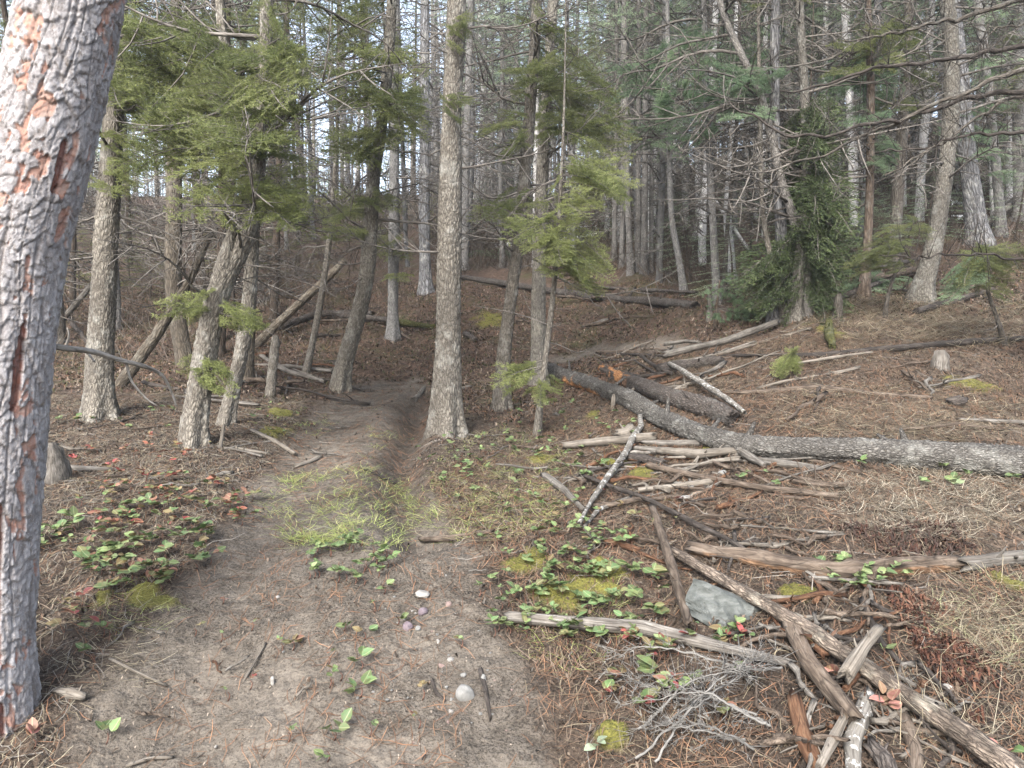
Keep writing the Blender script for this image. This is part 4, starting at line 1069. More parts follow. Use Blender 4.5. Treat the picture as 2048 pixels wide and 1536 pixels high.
# young conifers green to the ground, and dead brush between the trunks
YOUNG = [(1655, 560, 1.7), (1700, 520, 1.5), (1745, 545, 1.2), (1790, 520, 1.4), (1900, 450, 1.8), (1500, 560, 1.6), (1470, 610, 1.0), (1380, 560, 1.5), (1330, 520, 1.8), (1200, 500, 1.6), (1150, 500, 1.4), (1080, 500, 1.5), (960, 480, 1.6), (1010, 470, 1.8),
         (640, 520, 1.8), (700, 500, 2.0), (560, 560, 1.6), (300, 600, 1.5), (440, 560, 1.8), (260, 560, 1.9), (160, 600, 1.7), (1850, 500, 1.2), (1960, 400, 2.0), (2030, 480, 1.8), (1610, 500, 2.2), (1420, 500, 2.0), (1250, 470, 2.2), (780, 480, 2.0), (870, 490, 1.8), (500, 530, 1.8)]
for k, (px, py, hh) in enumerate(YOUNG):
    g = G(px, py); hh *= r.uniform(.9, 1.3)
    beside = 'beyond the forked fir' if px < 560 else 'on the crest slope' if px < 940 else 'past the close pair of firs' if px < 1300 else 'near the cedar clump' if px < 1720 else 'on the upper bank'
    root = empty('young_conifer', g, f'{["knee-high", "waist-high", "bushy", "thin", "leaning", "ragged"][k % 6]} young green conifer {beside}', 'tree', f'{["knee-high", "waist-high", "bushy", "thin", "leaning", "ragged"][k % 6]} young conifers {beside}')
    root.rotation_euler = (r.gauss(0, .08), r.gauss(0, .1), r.uniform(0, 6.28))
    link('trunk', FT['brown'][k % 3], None, root, Matrix.Diagonal((.16, .16, hh / 13, 1)))
    link('crown', CROWN['far' if px > 940 else 'fir'][k % 3], None, root, Matrix.Translation((0, 0, .1)) @ Matrix.Diagonal((.5, .5, hh / 9, 1)))

# the wood goes on uphill: far-off trunks and crowns that read as one mass
def far_forest():
    r_ = np.random.default_rng(77); mb = MB(); A, B, TA, TB = [], [], [], []
    for k in range(520):
        d = r_.uniform(44, 84); u = r_.uniform(-.85, .85)
        px = 1024 + u * FPX
        gap = 540 < px < 900
        x = u * d; z = float(height(x, d)); h = r_.uniform(9, 17) * (.75 if gap else .9); w = r_.uniform(.06, .13)
        c = np.array([(.30, .30, .295), (.22, .215, .205), (.40, .40, .40), (.14, .13, .115)][r_.integers(0, 4)])
        lean = r_.normal(0, .03, 2) * h
        add_tube(mb, [[x, d, z - .4], [x + lean[0] * .4, d + lean[1] * .4, z + h * .5], [x + lean[0], d + lean[1], z + h]], [w, w * .75, .02], 4, 4, colr=c)
        if gap and r_.random() < .7: continue
        z0 = r_.uniform(.15, .5)
        for q in range(14):
            t = z0 + (1 - z0) * (q + r_.random()) / 14; az = r_.uniform(0, 6.283); l = (1.9 * (1 - t) + .4) * r_.uniform(.5, 1.1)
            p = np.array([x + lean[0] * t, d + lean[1] * t, z + h * t]); e = p + np.array([math.cos(az), math.sin(az), r_.uniform(-.35, .1)]) * l
            A.append(p + (e - p) * .2); B.append(e)
            m = (p + e) / 2; s_ = np.array([-math.sin(az), math.cos(az), -.1]) * l * .4
            A += [m, m]; B += [m + s_ + (e - p) * .3, m - s_ + (e - p) * .3]
    needles(mb, A, B, .07, .26, .05, 50, .3, 1, 0, r_)
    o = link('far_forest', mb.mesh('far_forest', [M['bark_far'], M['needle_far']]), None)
    tag(o, 'mass of thin pale trunks and soft green crowns filling the far hillside', None, None, 'stuff')
far_forest()
# ------------------------------------------------------------------ fallen logs and sticks
def stick_disp(seed, k=.22):
    def f(TH, VV, RR):
        return RR * (k * (vnoise(np.cos(TH) * 1.6 + 5, VV * 9, seed) - .5) + k * (vnoise(np.sin(TH) * 1.6, VV * 14, seed + 1) - .5) + .12 * (vnoise(np.cos(TH) * 6, np.sin(TH) * 6 + VV * 3, seed + 2) - .5))
    return f

def ground_pts(pts, lift=0.0):
    P, R = [], []
    for q in pts:
        x, y, w = q[:3]; up = q[3] if len(q) > 3 else 0.0
        if y + w / 2 < 700: d = G(x, y + w / 2)[1]
        g = G(x, y + w / 2 + up)
        rr = w * g[1] / FPX / 2
        P.append(g + [0, 0, rr * .8 + lift + up * g[1] / FPX]); R.append(rr)
    return np.array(P), np.array(R)

def log(name, label, pts, mat, group=None, cat='stick', n=9, fine=False, lift=0.0, seed=0, jag=True, knots=2, tintf=None, k=.2):
    P, R = ground_pts(pts, lift)
    if not fine:      # straight runs with small kinks
        L0 = np.linalg.norm(np.diff(P, axis=0), axis=1).sum()
        m_ = int(np.clip(L0 / (14 * R.mean()), 3, 9)); PR2 = catmull(np.column_stack([P, R]), m_)
        rq = np.random.default_rng(seed + 5); amp_ = float(R.mean()) * .45
        jit = rq.normal(0, 1, (m_, 4)) * amp_; jit[:, 2] = np.abs(jit[:, 2]) * .5; jit[:, 3] *= .25; PR2 = PR2 + jit
        tt_ = np.linspace(0, 1, m_ * 5); PR2 = np.stack([np.interp(tt_, np.linspace(0, 1, m_), PR2[:, q_]) for q_ in range(4)], 1)
        P, R = PR2[:, :3], np.maximum(PR2[:, 3], float(R.mean()) * .3)
    c = P[len(P) // 2].copy()
    mb = MB()
    L = np.linalg.norm(np.diff(P, axis=0), axis=1).sum()
    sd_ = stick_disp(seed + 900, k)
    fdd = fir_disp(seed + 31, min(.016, float(R.mean()) * .15), .026, .06) if fine else None
    def dsp(TH, VV, RR):
        o = sd_(TH, VV, RR) * (.35 if fine else 1)
        if fine: o = o + fdd(TH, VV, RR)
        o = o + RR * .22 * (vnoise(np.cos(TH) * 2.2 + 3, VV * 1.5, seed + 8) + vnoise(np.sin(TH) * 2.2, VV * 1.5, seed + 9) - 1)
        return o
    V, q, t, rest, TH, VV = tube(P - c, R, n, max(int(L / (.018 if fine else .035)), 8), dsp)
    if jag:           # splintered ends
        rj = np.random.default_rng(seed + 41); nr_ = len(TH)
        for a_, b_ in ((0, 1), (nr_ - 1, nr_ - 2)):
            ax = V[a_ * n:(a_ + 1) * n].mean(0) - V[b_ * n:(b_ + 1) * n].mean(0); ax /= max(np.linalg.norm(ax), 1e-6)
            V[a_ * n:(a_ + 1) * n] += ax * (rj.uniform(-.3, 1.5, n) * float(R.mean()))[:, None]
            V[nr_ * n + (0 if a_ == 0 else 1)] -= ax * float(R.mean()) * .5
    tint = None
    if tintf is not None:
        tint = np.ones((len(V), 3)); tint[:TH.size] = tintf(TH.ravel(), (VV / VV.max()).ravel())
    mb.add(V, t, q, rest, tint)
    r = np.random.default_rng(seed + 77)
    C = catmull(P - c, 40)
    for z in range(knots):
        i_ = r.integers(4, 36); v = r.normal(0, 1, 3); v[2] = abs(v[2]); v /= np.linalg.norm(v); rr = R.mean() * .35
        add_tube(mb, [C[i_], C[i_] + v * R.mean() * 1.2, C[i_] + v * R.mean() * r.uniform(1.5, 3) + r.normal(0, .01, 3)], [rr, rr * .7, rr * .3], 5, 5)
    o = link(name, mb.mesh(name, [mat]), None)
    o.location = c
    return tag(o, label, cat, group)

# the big curved log: bark, with a rotten orange stretch
def rot(TH, v):
    c = np.ones((len(TH), 3))
    m = sstep(.105, .13, v + (vnoise(np.cos(TH) * 3, v * 60, 5) - .5) * .05) * (1 - sstep(.215, .27, v + (vnoise(np.sin(TH) * 3, v * 60, 6) - .5) * .06))
    m = m * sstep(-.75, -.1, np.cos(TH - 5.3) + (vnoise(np.cos(TH) * 5, v * 90, 8) - .5) * .8)
    return c * (1 - m[:, None]) + m[:, None] * (np.array([[5.2, 2.7, 1.25]]) * (.45 + .9 * vnoise(np.cos(TH) * 6, v * 150, 9))[:, None])
log('fallen_log', 'long curved barky log with a rotten orange stretch, lying across the slope', [(1102, 738, 26), (1150, 756, 30), (1205, 775, 34), (1260, 795, 38), (1320, 832, 38), (1400, 864, 42), (1500, 888, 46), (1650, 896, 51), (1850, 905, 58), (2048, 920, 66), (2200, 932, 70)], M['log'], cat='log', n=44, fine=True, seed=1, tintf=rot, k=.22, knots=9)
def rot2(TH, v):
    m = (1 - sstep(.26, .36, v + (vnoise(np.cos(TH) * 3, v * 40, 5) - .5) * .1)) * sstep(.4, .5, vnoise(np.cos(TH) * 3, v * 30, 3))
    return np.ones((len(TH), 3)) * (1 - m[:, None]) + m[:, None] * np.array([[4.5, 2.6, 1.3]])
log('fallen_log', 'shorter dark log with a hollow end lying behind the curved log', [(1205, 735, 18), (1250, 757, 24), (1300, 776, 34), (1380, 802, 38), (1430, 818, 38), (1464, 832, 34)], M['log_dark'], cat='log', n=28, fine=True, seed=2, tintf=rot2, k=.12)
log('fallen_log', 'long dark straight log low on the far slope before the dense row', [(915, 553, 9), (1000, 565, 12), (1080, 578, 13), (1180, 592, 15), (1290, 603, 17), (1388, 610, 18)], M['log_dark'], cat='log', n=10, seed=3, k=.1)
log('fallen_log', 'thin dark pole lying just uphill of the dark straight log', [(1150, 570, 5), (1250, 578, 6), (1390, 584, 7)], M['log_dark'], cat='log', n=6, seed=4)
log('fallen_log', 'grey pole slanting uphill to the foot of the cedar clump', [(1335, 716, 13), (1400, 702, 13), (1470, 684, 13), (1550, 652, 13)], M['wood'], cat='log', n=10, seed=5, lift=.05)
log('fallen_log', 'thin pale pole running alongside the grey slanting pole', [(1345, 728, 7), (1420, 716, 7), (1500, 694, 7), (1620, 660, 6)], M['wood_pale'], cat='log', n=8, seed=6, lift=.02)
log('fallen_log', 'decayed dark log stub under the slanting poles', [(1325, 738, 20), (1370, 728, 22), (1440, 720, 20)], M['log_dark'], cat='log', n=12, seed=7)
log('fallen_log', 'long thin dark pole lying level across the needle-covered bank', [(1200, 708, 6), (1350, 712, 6), (1500, 712, 7), (1640, 712, 9), (1760, 700, 11), (1880, 688, 12), (2060, 676, 12)], M['wood_dark'], cat='log', n=8, seed=8)
log('fallen_log', 'gently arched brown pole on the bank above the curved log', [(1450, 786, 8), (1560, 782, 10), (1660, 776, 13), (1750, 788, 12), (1862, 798, 9)], M['wood_brown'], cat='log', n=8, seed=9)
log('fallen_log', 'crumbling brown log lying level in the needles, split open along its side', [(1400, 1096, 28), (1480, 1112, 34), (1570, 1136, 36), (1680, 1146, 38), (1800, 1142, 38), (1925, 1128, 34)], M['wood_brown'], cat='log', n=22, seed=10, k=.35, tintf=lambda TH, v: np.where((np.cos(TH - 4.6) + (vnoise(np.cos(TH) * 4, v * 30, 3) - .5) > .35)[:, None], np.array([[2.0, 1.55, 1.2]]), np.array([[1., 1, 1]])))
log('fallen_log', 'grey-brown log end leaving the frame behind the dry grass', [(1935, 1128, 30), (1990, 1120, 32), (2060, 1106, 34), (2120, 1098, 34)], M['wood'], cat='log', n=14, seed=11, k=.3)
log('fallen_log', 'thick dark pole running diagonally down past the green stone', [(1340, 1116, 20), (1420, 1140, 26), (1500, 1165, 30), (1570, 1220, 36), (1660, 1295, 38), (1760, 1360, 40), (1880, 1430, 42), (2000, 1525, 46), (2080, 1600, 48)], M['log_dark'], cat='log', n=18, seed=12, lift=.035, tintf=lambda TH, v: (1.4 + 1.6 * sstep(.45, .62, vnoise(np.cos(TH) * 3, v * 40, 3)))[:, None] * np.array([[1, .95, .86]]))
S = [
 ('weathered pale stick with a knuckled end lying among green leaves', [(1018, 1248, 20), (1100, 1244, 24), (1190, 1250, 26), (1300, 1268, 30), (1400, 1296, 32), (1480, 1318, 38), (1570, 1338, 24)], 'wood', 12, .02),
 ('straight brown stick standing out on the litter beside the green stone', [(1302, 1032, 15), (1320, 1090, 17), (1342, 1160, 18), (1378, 1270, 20)], 'wood_brown', 10, .05),
 ('stubby brown stick crossing under the diagonal pole', [(1572, 1250, 28), (1610, 1310, 30), (1650, 1370, 32), (1705, 1448, 34)], 'wood_brown', 12, .03),
 ('short splintered grey stick propped on the diagonal pole', [(1742, 1300, 22), (1722, 1345, 26), (1694, 1398, 28)], 'wood_pale', 10, .09),
 ('reddish barked stick at the bottom beside the pale twigs', [(1585, 1400, 36), (1590, 1450, 38), (1615, 1500, 38), (1660, 1570, 40)], 'wood_red', 14, .0),
 ('spotted grey stick running to the bottom edge', [(1735, 1395, 30), (1725, 1450, 30), (1705, 1510, 32), (1690, 1580, 34)], 'wood_lichen', 12, .0),
 ('short pale stick leaning on the spotted grey stick', [(1690, 1455, 18), (1675, 1500, 19), (1640, 1560, 20)], 'wood_pale', 9, .05),
 ('thin curved dark root looping beside the wood chips', [(1728, 1205, 12), (1742, 1255, 13), (1775, 1300, 12), (1815, 1345, 11), (1850, 1385, 8)], 'wood_dark', 8, .01),
 ('stout dark stick half buried at the bottom edge', [(1735, 1490, 36), (1770, 1530, 36), (1800, 1590, 36)], 'log_dark', 12, .0),
 ('brown strip of wood at the bottom edge under the pink leaves', [(1815, 1440, 26), (1825, 1490, 28), (1830, 1570, 28)], 'wood_brown', 10, .0),
 ('bleached white stick with a frayed end near the curved log', [(1126, 894, 17), (1180, 888, 18), (1250, 880, 18), (1305, 877, 17)], 'wood_pale', 10, .02),
 ('pale lichened branch bent at the top and running downhill', [(1281, 842, 12), (1283, 862, 13), (1262, 895, 14), (1236, 935, 14), (1205, 985, 13), (1180, 1025, 11), (1165, 1062, 8)], 'wood_lichen', 9, .05),
 ('short round cut of pale branch near the bent branch', [(1243, 872, 20), (1254, 867, 21), (1266, 862, 20)], 'wood_pale', 12, .01),
 ('grey split slab beneath the curved log', [(1288, 886, 11), (1340, 888, 13), (1395, 890, 13), (1446, 888, 11)], 'wood', 8, .01),
 ('long grey split slab lying below the curved log', [(1268, 898, 11), (1340, 903, 13), (1420, 912, 13), (1490, 910, 10)], 'wood', 8, .01),
 ('pale frayed slab with a moss patch below the curved log', [(1322, 908, 14), (1370, 913, 17), (1430, 915, 16), (1475, 908, 12)], 'wood_pale', 9, .03),
 ('flat grey board end tucked under the curved log', [(1392, 886, 10), (1430, 888, 12), (1450, 892, 11)], 'wood', 8, .03),
 ('dark rotten fragment below the frayed slab', [(1255, 912, 16), (1300, 918, 18), (1330, 925, 12)], 'log_dark', 8, .0),
 ('grey broken stick end beside the frayed slab', [(1480, 905, 14), (1500, 920, 16), (1530, 935, 12)], 'wood', 8, .02),
 ('grey plank-like stick lying under the curved log past the moss', [(1505, 920, 14), (1570, 928, 15), (1640, 938, 12)], 'wood', 8, .0),
 ('dull stick poking out from under the curved log', [(1620, 918, 10), (1670, 930, 12), (1720, 945, 9)], 'wood_brown', 7, .0),
 ('long smooth grey-brown stick slanting below the slabs', [(1296, 938, 12), (1360, 950, 14), (1440, 968, 16), (1530, 984, 17), (1600, 993, 17), (1672, 998, 14)], 'wood_brown', 10, .02),
 ('dark bent stick crossing under the long smooth stick', [(1328, 928, 8), (1380, 955, 9), (1430, 985, 9), (1490, 1020, 8)], 'wood_dark', 7, .0),
 ('pale forked twig lying across the long smooth stick', [(1275, 985, 9), (1330, 980, 10), (1390, 972, 11), (1432, 967, 11)], 'wood_pale', 8, .02),
 ('long thin dark twig crossing the brown stick', [(1170, 965, 7), (1230, 990, 9), (1300, 1015, 10), (1380, 1060, 10), (1450, 1095, 9), (1500, 1125, 7)], 'wood_dark', 7, .05),
 ('weathered grey stick with a broken end beside the trail grass', [(1090, 954, 16), (1115, 970, 17), (1145, 998, 16), (1170, 1022, 12)], 'wood', 10, .01),
 ('knotty pale stick continuing down from the bent branch', [(1262, 1000, 8), (1220, 1010, 9), (1180, 1035, 9), (1168, 1060, 8)], 'wood_lichen', 7, .02),
 ('dark brown strip of bark lying across the rutted trail', [(842, 1080, 12), (890, 1076, 17), (940, 1070, 16), (986, 1066, 11)], 'wood_brown', 9, .0),
 ('orange-brown split piece among leaves near the stone', [(1215, 1085, 12), (1240, 1094, 16), (1275, 1104, 14)], 'wood_red', 9, .01),
 ('white bone-like stick lying on the trail', [(588, 932, 9), (606, 926, 11), (625, 922, 10), (642, 914, 11)], 'wood_pale', 8, .0),
 ('pale stick slanting down to the trail from the forked fir', [(503, 862, 8), (530, 876, 9), (560, 892, 9), (586, 910, 8)], 'wood_pale', 8, .01),
 ('thin pale stick below the slanting pale stick', [(470, 895, 6), (500, 902, 7), (540, 908, 6)], 'wood_pale', 6, .0),
 ('short weathered chunk beside the trail behind the lone fir', [(830, 798, 12), (842, 788, 13), (852, 778, 11)], 'wood', 8, .0),
 ('small white chip of wood behind the lone fir', [(920, 778, 6), (932, 775, 7), (942, 773, 6)], 'wood_pale', 7, .0),
 ('bark-stripped speckled stick slanting beside the dark log', [(1340, 740, 10), (1380, 765, 13), (1430, 800, 14), (1470, 828, 13), (1486, 842, 9)], 'wood_lichen', 9, .08),
 ('broken dark limb in the litter uphill of the dark log', [(1285, 715, 7), (1310, 735, 9), (1345, 752, 8)], 'wood_dark', 7, .02),
 ('thin dark twig leaning over the rotten orange wood', [(1270, 728, 4), (1295, 745, 5), (1320, 760, 4)], 'wood_dark', 5, .05),
 ('yellowish splinter of wood uphill of the dark log', [(1312, 734, 7), (1328, 732, 9), (1343, 729, 6)], 'wood_red', 6, .02),
 ('grey broken branch lying near the rotten wood', [(1240, 748, 8), (1300, 760, 8), (1350, 750, 6)], 'wood_dark', 7, .03),
 ('slim grey pole lying on top of the slanting poles', [(1330, 705, 8), (1360, 700, 8), (1395, 703, 6)], 'wood', 7, .12),
 ('thin brown pole lying level where the trail turns', [(1198, 708, 7), (1240, 706, 8), (1310, 710, 7)], 'wood_brown', 7, .02),
 ('half-stripped pale stick on the bank beside the seedling', [(1585, 738, 7), (1640, 730, 8), (1710, 718, 7), (1745, 714, 5)], 'wood_pale', 7, .05),
 ('dead grey branch lying in the dry grass near the picture edge', [(1925, 838, 8), (1980, 842, 10), (2060, 845, 11)], 'wood', 8, .0),
 ('low brown stick in the dry grass below the dead grey branch', [(1780, 860, 6), (1850, 855, 9), (1920, 850, 8), (2000, 858, 7)], 'wood_brown', 7, .0),
 ('dark damp stick low on the bank under the tan leaning trunk', [(1828, 625, 11), (1880, 612, 12), (1960, 590, 12), (1985, 582, 9)], 'wood_dark', 8, .02),
 ('slanting dark log with pale sapwood behind the small stump', [(1600, 628, 10), (1650, 612, 12), (1710, 590, 12), (1790, 560, 10)], 'log_dark', 8, .05),
 ('fallen rooted trunk lying uphill to the tan leaning trunk', [(1725, 578, 14), (1780, 566, 15), (1830, 552, 14), (1860, 545, 12)], 'brown', 10, .1),
 ('fallen dark pole behind the rooted trunk', [(1695, 575, 8), (1760, 556, 9), (1850, 535, 8)], 'log_dark', 7, .15),
 ('short dark bark piece in the grass of the bank', [(1895, 805, 16), (1915, 802, 20), (1932, 800, 14)], 'log_dark', 9, .0),
 ('gnarled dark root crossing the dark hollow behind the trail', [(520, 712, 10), (560, 738, 11), (600, 752, 11), (650, 765, 8)], 'wood', 8, .02),
 ('second fallen trunk lying low in the dark hollow', [(560, 660, 14), (610, 640, 14), (660, 628, 12), (740, 632, 9)], 'log_dark', 9, .05),
 ('dark dead limb lying beyond the grey-brown fir', [(650, 632, 10), (720, 640, 11), (790, 648, 9)], 'log_dark', 8, .05),
 ('mossy small log on the slope beside the lone tan fir', [(795, 642, 11), (830, 648, 12), (866, 655, 10)], 'moss_bark', 8, .0),
 ('hollow dark log end by the path behind the lone tan fir', [(925, 668, 11), (938, 672, 13), (950, 680, 13)], 'log_dark', 9, .0),
 ('thin dead pole in the shade behind the stout fir', [(110, 610, 9), (170, 690, 9), (215, 745, 8)], 'wood_dark', 7, .1),
 ('low dark branch on the ground behind the stout fir', [(290, 765, 9), (340, 778, 10), (400, 785, 8)], 'wood_dark', 7, .0),
 ('broken twig in the ground leaves beneath the big pine', [(105, 930, 9), (150, 935, 10), (235, 940, 7)], 'wood', 7, .0),
 ('pale broken stub lying at the foot of the big pine', [(118, 1380, 16), (140, 1386, 20), (168, 1392, 14)], 'wood_pale', 9, .0),
 ('dark slim stick beside the grey rock on the trail', [(960, 1340, 9), (972, 1385, 11), (980, 1435, 8)], 'wood_dark', 8, .0),
 ('curved dark stick left of the grey rock on the trail', [(862, 1362, 8), (872, 1385, 9), (888, 1402, 7)], 'wood_dark', 7, .0),
 ('pale twig lying on the bare earth below the moss', [(218, 1322, 6), (255, 1340, 7), (300, 1362, 6), (335, 1375, 5)], 'wood_pale', 6, .01),
 ('pale wavy rootlet on the bare earth', [(532, 1288, 5), (515, 1310, 6), (505, 1335, 6), (485, 1365, 5)], 'wood_pale', 6, .0),
 ('thin pale stick at the bottom of the bare earth', [(255, 1530, 7), (300, 1516, 8), (345, 1514, 6)], 'wood_pale', 6, .0),
 ('snow-dusted log lying high on the bank behind the tan leaning trunk', [(1880, 438, 8), (1920, 436, 9), (1960, 435, 9)], 'wood_pale', 8, .1),
 ('grey log crossing uphill at the picture edge', [(1960, 470, 12), (2000, 440, 13), (2060, 390, 13)], 'wood', 9, .15),
 ('white-edged log lower than the grey crossing log', [(1965, 455, 8), (1995, 440, 9), (2040, 425, 8)], 'wood_pale', 8, .1),
 ('pale dead pole resting in the hazy stand above the bank', [(1810, 402, 5), (1840, 396, 6), (1880, 392, 5)], 'wood_pale', 6, .1),
]
for q, (lab, pts, mt, n, lf) in enumerate(S):
    log('fallen_stick', lab, pts, M[mt], n=n, lift=lf, seed=100 + q)
def leaning(label, pts, mat, n=12, seed=0, tint=None):
    T = Trunk(pts, 0); mb = MB(); add_tube(mb, T.P - T.base, T.R, n, 40, fir_disp(seed, min(.006, T.R[1] * .1)), colr=tint)
    o = link('leaning_trunk', mb.mesh('leaning_trunk', [M[mat]]), None); o.location = T.base
    return tag(o, label, 'trunk')
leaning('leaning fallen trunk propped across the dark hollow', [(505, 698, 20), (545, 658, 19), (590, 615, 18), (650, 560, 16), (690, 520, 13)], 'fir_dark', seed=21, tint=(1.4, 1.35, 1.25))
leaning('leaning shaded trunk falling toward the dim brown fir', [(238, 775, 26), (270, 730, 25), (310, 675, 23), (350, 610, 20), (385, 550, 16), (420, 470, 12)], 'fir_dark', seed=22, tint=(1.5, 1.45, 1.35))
leaning('dead pole leaning behind the big pine', [(105, 665, 13), (150, 610, 12), (195, 555, 11), (240, 500, 9)], 'wood', 9, seed=23)
# moss on the frayed slab and a leaning mossy stub
log('mossy_stub', 'short mossy log stub standing out on the grassy bank', [(1662, 690, 17), (1660, 668, 18), (1657, 645, 16)], M['moss_bark'], cat='stump', n=12, seed=61, k=.3)

def standing(name, label, pts, mat, n=16, seed=0, hollow=False, lo=.5):
    """a broken upright stub: px points from the ground up"""
    T = Trunk(pts, 0); P = T.P - T.base; mb = MB()
    fd = fir_disp(seed, min(.01, T.R[1] * .12))
    def dsp(TH, VV, RR):
        e = (VV.max() - VV) / np.maximum(RR, 1e-4)
        return fd(TH, VV, RR) + RR * .25 * np.exp(-VV / .15) - RR * lo * np.clip(1 - e / (.2 + 2.2 * vnoise(np.cos(TH) * 4, np.sin(TH) * 4, seed)), 0, 1)
    add_tube(mb, P, T.R, n, 26, dsp)
    o = link(name, mb.mesh(name, [mat]), None); o.location = T.base
    return tag(o, label, 'stump')
standing('broken_snag', 'thin broken snag with a slanted top standing by the trail', [(540, 792, 21), (544, 750, 20), (549, 700, 19), (552, 670, 16)], M['fir'], seed=3)
standing('tree_stump', 'small grey ragged stump on the needle-covered bank', [(1880, 738, 34), (1881, 720, 32), (1882, 700, 30)], M['wood'], 20, 4)
standing('tree_stump', 'dark broken stump beside the cedar clump', [(1674, 640, 20), (1676, 615, 18), (1678, 588, 17)], M['fir_dark'], 14, 5)
standing('tree_stump', 'slim grey broken stub by the end of the dark log', [(1418, 640, 12), (1420, 605, 10), (1417, 575, 6)], M['wood'], 12, 6)
standing('broken_snag', 'tiny white upright stub before the forked fir', [(440, 900, 8), (444, 875, 8), (448, 848, 7)], M['wood_pale'], 10, 7)
standing('broken_snag', 'short white upright splinter by the curved log', [(1226, 815, 9), (1227, 800, 9), (1228, 788, 7)], M['wood_pale'], 9, 8)
standing('tree_stump', 'old grey stump root flare tucked behind the big pine', [(110, 960, 62), (108, 920, 50), (104, 885, 34)], M['wood'], 24, 9, lo=.7)
standing('burl_stump', 'moss-topped stub behind the dim brown fir', [(385, 650, 22), (383, 615, 24), (378, 588, 18)], M['moss_bark'], 14, 10)

# ------------------------------------------------------------------ stones
def rock_mesh(seed, sx, sy, sz, sub=3, rough=.18, mats=None, flat=0.0):
    import bmesh
    bm = bmesh.new(); bmesh.ops.create_icosphere(bm, subdivisions=sub, radius=1.0)
    r = np.random.default_rng(seed); pl = r.normal(0, 1, (9, 3)); pl /= np.linalg.norm(pl, axis=1, keepdims=True); dd = r.uniform(.5, .9, 9)
    for v in bm.verts:
        p = np.array(v.co)
        for nrm, d_ in zip(pl, dd):
            e = p.dot(nrm) - d_
            if e > 0: p = p - nrm * e * .85
        p = p * (1 + rough * (float(fbm(np.array([p[0] * 2 + seed]), np.array([p[1] * 2 + p[2] * 2]), 3, seed)[0]) - .5))
        v.co = (p[0] * sx, p[1] * sy, p[2] * sz)
    me = bpy.data.meshes.new('stone'); bm.to_mesh(me); bm.free()
    me.polygons.foreach_set('use_smooth', np.full(len(me.polygons), sub > 2))
    return me

def stone(label, px, py, w, h, mat, seed, name='stone', sub=2):
    g = G(px, py + h * .35); k = g[1] / FPX
    o = link(name, rock_mesh(seed, w * k / 2 * .92, w * k / 2 * .75, h * k / 2 * .95, sub), M[mat])
    o.location = g + [0, 0, h * k * .12]; o.rotation_euler = (0, 0, seed)
    return tag(o, label, 'stone')
for q, a in enumerate([
    ('largest rounded grey stone lying on the trail', 930, 1378, 52, 42, 'stone_grey'), ('white and pink flat pebble on the trail', 842, 1184, 40, 20, 'stone_white'), ('dusky purple pebble below the white pebble', 845, 1219, 28, 20, 'stone_purple'),
    ('pinkish flat pebble half buried beside the purple pebble', 896, 1205, 22, 16, 'stone_pink'), ('mauve-grey pebble beside the small green sprout on the trail', 816, 1248, 26, 26, 'stone_purple'), ('small grey-white pebble stuck to the mauve pebble', 836, 1254, 14, 14, 'stone_grey'),
    ('small white chip pebble in the middle of the trail', 876, 1279, 12, 14, 'stone_white'), ('pale pink round pebble above the grey stone', 883, 1328, 18, 16, 'stone_pink'), ('white angular pebble next to the pink round one', 904, 1316, 24, 14, 'stone_white'),
    ('bluish upright pebble beside the dark slim stick', 967, 1353, 17, 24, 'stone_grey'), ('grey thumb-sized pebble touching the large trail stone', 927, 1347, 16, 12, 'stone_grey'), ('grey flat pebble below the large trail stone', 905, 1398, 20, 12, 'stone_grey'),
    ('white pebble below the large trail stone', 902, 1420, 16, 12, 'stone_white'), ('tiny pink pebble near the trail bottom', 896, 1442, 12, 10, 'stone_pink'), ('smooth greenish-white stone under the curved log', 1447, 944, 32, 19, 'stone_grey'),
    ('white flattish stone below the greenish-white stone', 1490, 961, 18, 10, 'stone_white'), ('white round stone resting on the dark log', 1289, 756, 14, 12, 'stone_white'), ('small white stone in the needles under the curved log', 1612, 978, 16, 9, 'stone_white'),
    ('pale flat stone near the red leaves below the slabs', 1372, 992, 44, 14, 'stone_white'), ('white shell-like stone among the wood chips', 1894, 1369, 28, 16, 'stone_white'), ('small bluish stone just above the shell-like stone', 1880, 1350, 14, 12, 'stone_grey'),
    ('white quartz chip lying beside the knuckled stick end', 1412, 1354, 30, 14, 'stone_white'), ('flat white pebble in the ground leaves under the forked fir', 150, 932, 16, 8, 'stone_white'), ('small grey pebble left of the large trail stone', 893, 1372, 10, 9, 'stone_grey'),
    ('grey-white crumb of stone on the bare earth below the moss', 556, 1192, 12, 8, 'stone_white'), ('white broken bit of stone in the middle of the bare earth', 545, 1357, 14, 22, 'stone_white')]):
    stone(a[0], a[1], a[2], a[3], a[4], a[5], 800 + q, 'pebble' if a[3] < 30 else 'stone', 3 if a[3] > 40 else 2)

